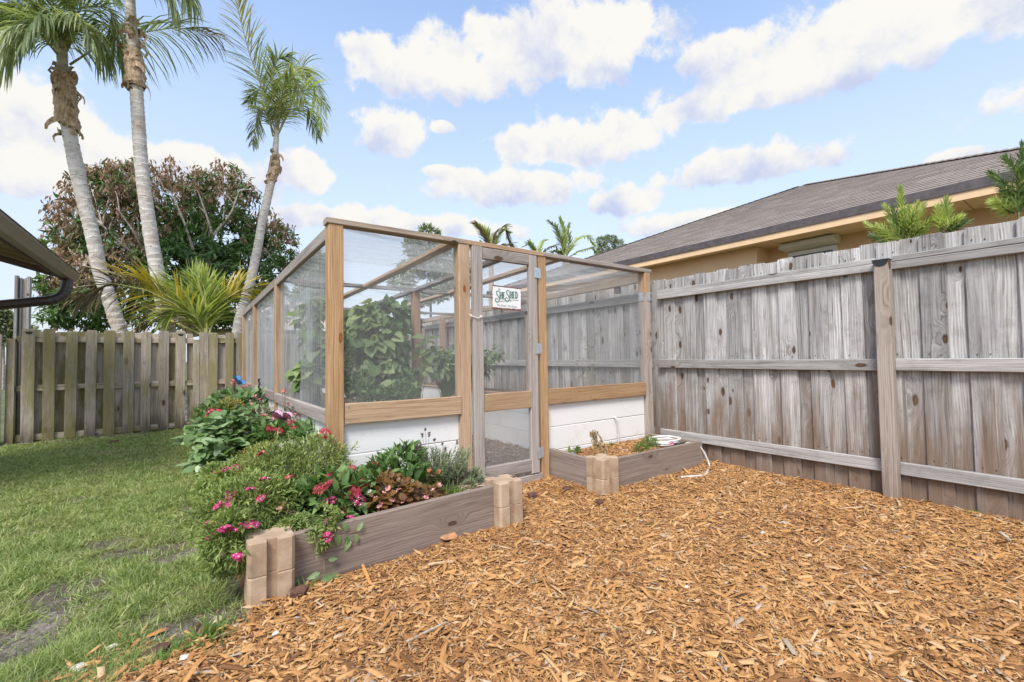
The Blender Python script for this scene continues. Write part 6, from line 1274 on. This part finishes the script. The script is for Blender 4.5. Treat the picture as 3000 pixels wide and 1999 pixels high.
# short right bed
plant('fern_herb', 'feathery bright green herb at the hose end of the short bed', 'herb', tuple(at(1900, 1335, 2.75)), [(1905, 1303, 30, 26, 2.72), (1880, 1318, 28, 16, 2.66), (1925, 1312, 20, 18, 2.7)], 1500, 'lance', .024, .28, 'fern', 70, (), up=.6, stem_r=.0015)
plant('seedling', 'small leafy seedling in the left corner of the short bed', 'seedling', tuple(at(1680, 1335, 2.95)), [(1680, 1324, 18, 7, 2.95)], 40, 'ovate', .055, .5, 'fern', 8, (), up=.5)
mb = MB(); c = at(1677, 1335, 2.85); mb.add([c+np.array(q) for q in ((-.03, 0, 0), (.03, -.01, 0), (.04, .03, .012), (-.02, .035, .016), (-.03, 0, .006), (.03, -.01, .006), (.04, .03, .018), (-.02, .035, .022))], [(0, 1, 2, 3)[::-1], (4, 5, 6, 7), (0, 1, 5, 4), (1, 2, 6, 5), (2, 3, 7, 6), (3, 0, 4, 7)]); tag(mb.build('plant_label', M_blued, loc=tuple(c)), 'blue plastic scrap beside the seedling in the short bed', 'plastic tag')
tuft('green_sprout', 'thin green sprout near the white boards of the short bed', 'sprout', at(1788, 1308, 3.0), 40, .05, .006, 'fern', .03, .9)
wd = thing('wilted_plant', 'drooping dried brown plant in the middle of the short bed', 'dry plant', tuple(at(1765, 1345, 2.72)))
mb = MB()
for (b0, tp_, cp_) in (((1762, 1345), (1732, 1268), (1770, 1270)), ((1768, 1345), (1770, 1300), (1760, 1290)), ((1760, 1345), (1748, 1310), (1745, 1320)), ((1765, 1345), (1745, 1262), (1768, 1290))): mb.tube(bez(at(*b0, 2.72), at(cp_[0], cp_[1]+30, 2.72), at(*cp_, 2.72), at(*tp_, 2.72), 8), np.linspace(.006, .003, 8), 5)
mb.build('stems', M_dead, wd)
for (x, y, hh_, n) in ((1742, 1285, 24, 90), (1770, 1312, 20, 90), (1735, 1268, 8, 30), (1765, 1338, 14, 60), (1752, 1300, 12, 40), (1775, 1340, 10, 50)):
    c = at(x, y, 2.71); P = c+rng.normal(0, 1, (n, 3))*np.array([.010, .010, hh_*mpp(c)*.5]); V, F = scatter('lance', P, rdir(n)*.4+np.array([0, 0, -1]), rdir(n), .035, .012); world_obj('dried_leaves', V, F, M_dead, wd)
# weeds in the mulch and along the lawn
GW = 'little weeds in the mulch'
for (x, y, n, l, lab) in ((610, 1890, 120, .10, 'grassy weed clump in the mulch near the bottom left of the yard'), (890, 1745, 40, .09, 'thin weed beside the near block stack'), (1910, 1000+547, 14, .04, 'tiny weed in the mulch in front of the short bed'), (2858, 1515, 24, .06, 'small weed at the foot of the fence near the right edge'), (2440, 1440, 12, .05, 'tiny weed at the foot of the fence left of the post'), (525, 1925, 60, .07, 'short weed clump left of the grassy weed'), (780, 1700, 26, .06, 'slim weed tight against the near blocks')):
    d = ray(x, y); p = CAMP+d*(-CAM_H/d[2]); tuft('weed', lab, 'weed', tuple(p+np.array([0, 0, .005])), n, l, .008, 'fern', .05 if n > 30 else .02, .35, GW)

# ------------------------------------------------------------------ ornaments
def butterfly(label, c, s, mat, matl, rotz, tilt):
    rt = thing('butterfly_ornament', label, 'garden ornament', tuple(c))
    fw = [(0, 0), (.10, .42), (.30, .80), (.62, 1.0), (.86, .96), (.92, .72), (.78, .42), (.42, .08)]; hw_ = [(0, 0), (.42, .06), (.74, .02), (.84, -.22), (.66, -.52), (.40, -.62), (.16, -.38)]
    def inset(P, k): P = np.array(P); m_ = P.mean(0); return m_+(P-m_)*k
    for sgn, mt in ((-1, mat), (1, matl)):
        def T(q, off=0): x, y = q; a = R(50); return np.array([sgn*x*math.cos(a)*s+off*sgn*-.5*s, y*s*.9, x*math.sin(a)*s+off*s])
        Rz = Matrix.Rotation(rotz, 3, 'Z') @ Matrix.Rotation(tilt, 3, 'X')
        W_ = lambda q, off=0: np.array(Rz @ Vector(T(q, off)))+np.asarray(c)
        base_ = MB()
        for P in (fw, hw_):
            P = np.array(P); base_.add([W_(q, 0) for q in P]+[W_(q, .012) for q in P], [tuple(range(len(P))), tuple(range(2*len(P)-1, len(P)-1, -1))]+[(i, len(P)+i, len(P)+(i+1) % len(P), (i+1) % len(P)) for i in range(len(P))])
        wg = base_.build('wing', M_black, rt)
        for off in (-.006, .018):
            pm = MB()
            for P in (fw, hw_):
                P = np.array(P); o_ = P[0]; n = len(P)
                for i in range(1, n-1):
                    tri = np.array([o_+(P[i]-o_)*.12, P[i], P[i+1]]); tri = inset(tri, .80); pm.add([W_(q, off) for q in tri], [(0, 1, 2)])
            pm.build('wing_patch', mt, wg)
    mb = MB(); mb.tube([W_((0, .35)), W_((0, .05)), W_((0, -.35))], [s*.05, s*.075, s*.03], 6); mb.tube([W_((0, .35)), W_((.08, .62))], s*.012, 4); mb.tube([W_((0, .35)), W_((-.0, .64))], s*.012, 4); mb.build('body', M_black, rt)
    mb = MB(); mb.tube([np.asarray(c), np.asarray(c)+np.array([.01, 0, -.25]), np.array([c[0]+.015, c[1], .1])], .003, 5); mb.build('stake', M_black, rt)
butterfly('pink and black butterfly stake ornament beside the left mesh wall', at(832, 1232, 4.0), .105, M_bfly, M_bflyl, R(66), R(6))
butterfly('blue butterfly stake ornament near the far end of the flower bed', at(697, 1124, 7.0), .11, M_blue, M_blue, R(60), R(40))
st = thing('garden_stake', 'slim dark twisted metal garden stake between the second and third wall posts', 'garden stake', tuple(at(760, 1190, 5.6)))
a, b = at(762, 1190, 5.6), at(759, 1112, 5.6); n = 70; t = np.linspace(0, 1, n); r_ = .018*(1-.5*t); Q = a+(b-a)*t[:, None]+np.stack([r_*np.cos(t*30), r_*np.sin(t*30), 0*t], 1)
mb = MB(); mb.tube(Q, .006, 5); mb.tube([a-np.array([0, 0, .4]), b], .005, 5); mb.build('spiral', M_black, st)
mb = MB()
for q in np.linspace(.15, 1, 6): c_ = a+(b-a)*q; mb.tube([c_+np.array([0, 0, -.012]), c_, c_+np.array([0, 0, .012])], [.004, .015, .004], 7)
mb.build('bead', M_glass, st)
# hose: coil on the bed, nozzle, free end on the mulch; riser pipe out of the boards
hs = thing('garden_hose', 'pale hose coiled in the short bed with its end drooping to the mulch', 'hose', tuple(at(1985, 1310, 2.62)))
hc = at(1985, 1306, 2.62); hc = np.array([3.77, 2.72, .232]); pts = []
for k in range(200):
    t = k/200; a = t*2*PI*5; rx, ry = .17+.02*math.sin(a*.37), .12+.02*math.cos(a*.23); pts.append(hc+np.array([rx*math.cos(a)+.02*math.sin(k*.11), ry*math.sin(a), -.004+.030*t+.008*math.sin(a*1.3)]))
mb = MB(); mb.tube(pts, .0085, 6); mb.build('coil', M_hosew, hs, True)
mb = MB(); e0 = atx(2020, 1300, 3.98); e1 = atx(2030, 1298, 4.0); 
endp = [at(1985, 1307, 2.52), at(2012, 1297, 2.5), at(2035, 1295, 2.49), at(2058, 1312, 2.46), at(2072, 1345, 2.42), at(2084, 1372, 2.40), at(2078, 1388, 2.38)]
q = [CAMP+ray(x, y)*((.022-CAM_H)/ray(x, y)[2]) for x, y in ((2068, 1394), (2040, 1396), (2010, 1396), (1995, 1399))]
Q, L = smooth_path(endp+q, 60)
for _ in range(14): Q[1:-1] = (Q[:-2]+2*Q[1:-1]+Q[2:])/4
Q[:, 2] = np.maximum(Q[:, 2], .022); mb.tube(Q, .0095, 8); mb.build('free_end', M_hose, hs, True)
mb = MB(); mb.tube([at(1978, 1305, 2.52), at(2012, 1299, 2.51)], .016, 8); mb.tube([at(2012, 1299, 2.51), at(2022, 1297, 2.51)], .012, 8); mb.build('nozzle', M_black, hs)
tag((lambda me: obj('fallen_flower', me, None, tuple(at(1967, 1305, 2.55)+np.array([0, 0, .012]))))(HEADS['pinkr'][0]), 'pink flower cluster lying on the coiled hose', 'flower')
rp = MB(); rp.tube(smooth_path([at(1800, 1224, 3.10), at(1803, 1223, 3.07), at(1810, 1234, 3.06), at(1812, 1265, 3.06), at(1813, 1312, 3.06)], 24)[0], .0075, 8); tag(rp.build('riser_pipe', M_hose, None, True, loc=tuple(at(1813, 1312, 3.06))), 'bent grey pipe coming out of the white boards over the short bed', 'pipe')

# ------------------------------------------------------------------ lawn grass, wood chips, stones
n = 445000
u = rng.uniform(0, 1, n); gy_ = 1.95*(9.2/1.95)**u; gx_ = rng.uniform(-1, 0, n)*(.34*gy_+.55)+.42
b_ = bare(gx_, gy_); mm_ = mulch_mask(gx_, gy_); edge = sstep(.42, .12, gx_+.06*(fbm(gx_*6, gy_*6)-.5)*4)
clump = fbm(gx_*9, gy_*9, 3)
ok = (rng.random(n) < np.clip(1.1-1.15*b_+.9*(fbm(gx_*16, gy_*16, 3)-.5)*(b_ > .02), .05, 1)*(1-.93*mm_)*np.maximum(edge, .1)*np.clip(.25+1.9*(clump-.25), .12, 1)); gx_, gy_, clump = gx_[ok], gy_[ok], clump[ok]; n = len(gx_)
P = np.stack([gx_, gy_, lawn_h(gx_, gy_)-.004], 1); hgt = (.014+.034*rng.random(n)**2.0)*(.75+.6*clump)*np.interp(gy_, [2, 9], [1.0, .85])
D = rdir(n, .0)*np.array([1, 1, .5])+np.array([0, 0, .55]); V, F = scatter('blade', P, D, rdir(n)*.5+np.array([0, 0, .6]), hgt*1.35, np.interp(gy_, [2, 4, 9], [.0032, .0046, .0085])*rng.uniform(.7, 1.4, n))
gr = world_obj('lawn_grass', V, F, LM['grass'], kind='stuff')

def chip_tpl():
    V = np.array([(-.5, -.5, 0), (.42, -.5, 0), (.5, .32, 0), (-.36, .5, 0), (-.36, -.42, 1), (.34, -.36, .8), (.30, .30, 1), (-.30, .38, .7)], float)
    F = [(4, 5, 6, 7), (0, 1, 5, 4), (1, 2, 6, 5), (2, 3, 7, 6), (3, 0, 4, 7)]
    return tris_of(V, F)
def chip_tpl2():
    V = np.array([(-.5, 0, 0), (0, -.5, 0), (.1, .5, 0), (.5, .05, 0), (-.1, -.05, 1), (.15, .1, .9)], float)
    return V, np.array([(0, 1, 4), (1, 3, 5), (1, 5, 4), (3, 2, 5), (2, 0, 4), (2, 4, 5)])
def chips(name, x, y, z, mat, s=1.0, parent=None, kind='stuff', long=1.0):
    n = len(x); L = np.exp(rng.normal(math.log(.0215), .55, n))*s; L = np.clip(L, .008, .095); Wd = L*np.exp(rng.normal(math.log(.19), .45, n)); Wd = np.clip(Wd, .0022, .020); L = L*long; Wd = Wd*(1 if long == 1 else .7); th = np.clip(Wd*.38, .0016, .006); a = rng.uniform(0, 2*PI, n); tl = rng.normal(0, .20, n); tr_ = rng.normal(0, .35, n)
    Xd = np.stack([np.cos(a)*np.cos(tl), np.sin(a)*np.cos(tl), np.sin(tl)], 1); Zd = nrm(np.stack([-np.cos(a)*np.sin(tl), -np.sin(a)*np.sin(tl), np.cos(tl)], 1)+np.stack([-np.sin(a), np.cos(a), 0*a], 1)*tr_[:, None]); Yd = np.cross(Zd, Xd)
    P = np.stack([x, y, z+np.abs(np.sin(tl))*L*.35], 1); parts = []
    for k, (tv, tf) in enumerate((chip_tpl(), chip_tpl2())):
        s_ = np.arange(n) % 5 < 2 if k == 0 else np.arange(n) % 5 >= 2; m_ = s_.sum()
        V = P[s_][:, None]+Xd[s_][:, None]*(tv[None, :, 0:1]*L[s_][:, None, None])+Yd[s_][:, None]*(tv[None, :, 1:2]*Wd[s_][:, None, None])+Zd[s_][:, None]*(tv[None, :, 2:3]*th[s_][:, None, None]); parts.append((V.reshape(-1, 3), (tf[None]+(np.arange(m_)*len(tv))[:, None, None]).reshape(-1, 3)))
    V, F = merge(parts); return world_obj(name, V, F, mat, parent, kind=kind)
def inframe(x, y, z, mg_=260):
    d = np.stack([x, y, z], 1)-CAMP; zz = d@FWD; px_ = 1500+FPX*(d@RGT)/np.maximum(zz, .05); py_ = 999.5-FPX*(d@UPV)/np.maximum(zz, .05); return (zz > .2) & (px_ > -mg_) & (px_ < 3000+mg_) & (py_ < 1999+mg_)
n = 246000
x = rng.uniform(-.75, 4.17, n); y = rng.uniform(-.2, 3.12, n); z = mulch_h(x, y)
blocked = ((x > .22) & (x < 1.70) & (y > 2.36-.04*(1.6-x))) | ((x > 2.60) & (x < 3.99) & (y > 2.455)) | (y > 3.04)
near = np.interp(np.hypot(x, y), [1.2, 2.2, 4], [1.0, .85, .55])
ok = inframe(x, y, z) & (rng.random(n) < sstep(.03, .5, mulch_mask(x, y))*near) & ~blocked; x, y, z = x[ok], y[ok], z[ok]
chips('wood_chips', x, y, z+rng.uniform(0, .012, len(x)), M_chip)
k = rng.choice(len(x), int(len(x)*.10)); chips('wood_fines', x[k]+rng.normal(0, .02, len(k)), y[k]+rng.normal(0, .02, len(k)), z[k]+rng.uniform(.002, .013, len(k)), M_chip, .5)
k = rng.choice(len(x), 2600); chips('wood_shreds', x[k], y[k], z[k]+.012, M_chip, 1.0, long=2.2)
n = 4200                                                # stray chips on the lawn edge
x = rng.uniform(-.9, .3, n); y = 1.98+np.abs(rng.normal(0, .2, n)); ok = rng.random(n) < (np.exp(-((y-2.0)/.25)**2)*.6); chips('stray_chips', x[ok], y[ok], lawn_h(x[ok], y[ok])+.008, M_chip, 1.15)
n = 5500
x = rng.uniform(1.8, 3.2, n); y = rng.uniform(3.08, 5.6, n); chips('old_chips', x, y, .02+rng.uniform(0, .012, n), M_chipg, 1.1)
n = 2600
x = rng.uniform(2.65, 3.95, n); y = rng.uniform(2.5, 3.05, n); chips('bed_chips', x, y, .205+.05*(fbm(x*5, y*5)-.5)+rng.uniform(0, .012, n), M_chip, .9)
n = 900
x = rng.uniform(.4, 1.64, n); y = rng.uniform(2.46, 2.7, n); chips('bed_chips', x, y, .222+.05*(fbm(x*5, y*5)-.5), M_chipg, .9)
def stone(label, x, y, s, mat, grp='loose stones at the lawn edge'):
    d = rdir(46); d = np.concatenate([d, [[0, 0, 1.], [0, 0, -1.]]]); sc = np.array([1, random.uniform(.6, .9), random.uniform(.45, .65)])*s
    import bmesh
    b = bmesh.new()
    for q in d: b.verts.new(q*(1+.12*math.sin(q[0]*5+q[1]*3))*sc)
    bmesh.ops.convex_hull(b, input=b.verts[:]); me = bpy.data.meshes.new('stone'); b.to_mesh(me); b.free(); me.materials.append(mat)
    o = obj('stone', me, None, (x, y, float(lawn_h(x, y) if x < .25 and y > 2.1 else mulch_h(x, y)+.01)+s*.25)); o.rotation_euler = (0, 0, random.uniform(0, 3)); tag(o, label, 'stone', grp)
def gpt(px_, py_): d = ray(px_, py_); return (CAMP+d*(-CAM_H/d[2]))[:2]
M_bone = simple('white_stone', (.60, .57, .52), .6, 0, 30, .15); M_tanst = simple('tan_stone', (.42, .32, .22), .8, 0, 30, .3)
for lab, q, s, mt in [('small white stone in the grass left of the near blocks', (632, 1686), .020, M_bone), ('second white pebble just below the small white stone', (624, 1705), .014, M_bone), ('tan flat stone on the bare soil by the near blocks', (636, 1813), .028, M_tanst), ('grey stone on the mulch edge right of the tan flat stone', (690, 1840), .022, M_stone), ('pale grey stone among the grass and bark at the bottom left', (330, 1905), .022, M_stone), ('round pebble on the lawn, left of a pair', (385, 1675), .013, M_stone), ('round pebble on the lawn, right of a pair', (412, 1672), .012, M_bone), ('pale pebble low in the orange mulch left of the weed', (540, 1955), .018, M_stone), ('broken pale shell at the bottom left corner of the lawn', (228, 1963), .026, M_stone), ('small white pebble in the middle of the mulch', (2010, 1738), .013, M_bone), ('grey pebble in the mulch left of the fence post', (2235, 1573), .016, M_stone), ('white pebble behind the near weed', (808, 1885), .014, M_bone)]: stone(lab, *gpt(*q), s, mt)
def debris(name, label, cat, q, pts, th, mat):
    x, y = gpt(*q); z = float(mulch_h(x, y) if (x > .2 or y < 2.1) else lawn_h(x, y))+.016; n = len(pts); V = [(x+a, y+b, z+c) for a, b, c in pts]; V += [(a, b, c+th) for a, b, c in V]
    mb = MB(); mb.add(V, [tuple(range(n-1, -1, -1)), tuple(range(n, 2*n))]+[(i, (i+1) % n, n+(i+1) % n, n+i) for i in range(n)]); tag(mb.build(name, mat, loc=(x, y, z)), label, cat)
M_bark2 = simple('dark_bark', (.10, .05, .035), .9, 0, 40, .4, .5); M_leafb = simple('tan_dry_leaf', (.40, .20, .10), .7, 0, 20, .25)
debris('fallen_leaf', 'curled brown fallen leaf on the mulch below the flower bed', 'leaf', (1312, 1595), [(-.055, .02, .012), (-.03, -.025, .004), (.02, -.035, .0), (.055, -.02, .004), (.05, .02, .02), (.0, .045, .03), (-.03, .04, .03)], .004, M_leafb)
debris('bark_piece', 'dark red bark chunk beside the near blocks', 'bark', (872, 1768), [(-.035, -.02, 0), (.02, -.03, 0), (.045, .0, .006), (.03, .028, .01), (-.025, .025, .008)], .014, M_bark2)
debris('bark_piece', 'dark bark chunk between the two middle block stacks', 'bark', (1560, 1467), [(-.035, -.02, 0), (.02, -.03, 0), (.045, .0, .006), (.03, .028, .01), (-.025, .025, .008)], .016, M_bark2)
debris('bark_piece', 'dark bark chunk in front of the short bed corner', 'bark', (1758, 1490), [(-.025, -.015, 0), (.02, -.02, 0), (.03, .0, .006), (.015, .022, .01), (-.02, .018, .008)], .014, M_bark2)
debris('bark_piece', 'small dark bark chunk by the short bed side board', 'bark', (1660, 1447), [(-.03, -.02, 0), (.02, -.025, 0), (.035, .0, .006), (.02, .025, .01), (-.025, .02, .008)], .012, M_bark2)
debris('bark_piece', 'reddish bark flake in the grass at the bottom left', 'bark', (455, 1922), [(-.045, -.012, 0), (.03, -.02, 0), (.05, .01, .006), (.01, .018, .01)], .012, M_bark2)
debris('fallen_leaf', 'small reddish brown leaf lying on the far lawn', 'leaf', (330, 1303), [(-.05, -.03, .01), (.03, -.04, .015), (.06, .02, .025), (-.02, .045, .03)], .006, M_bark2)
debris('wood_stick', 'long orange wood sliver leaning on the mulch below the flower bed', 'wood sliver', (1075, 1720), [(-.006, -.05, 0), (.008, -.05, 0), (.008, .07, .045), (-.004, .07, .045)], .004, simple('orange_wood', (.55, .24, .07), .7, 0, 60, .2))
debris('wood_stick', 'long pale grey stick lying on the near mulch', 'wood sliver', (1250, 1878), [(-.09, .0, 0), (-.085, -.007, 0), (.09, .01, .004), (.09, .016, .004)], .005, simple('grey_stick', (.42, .34, .26), .8, 0, 60, .3))
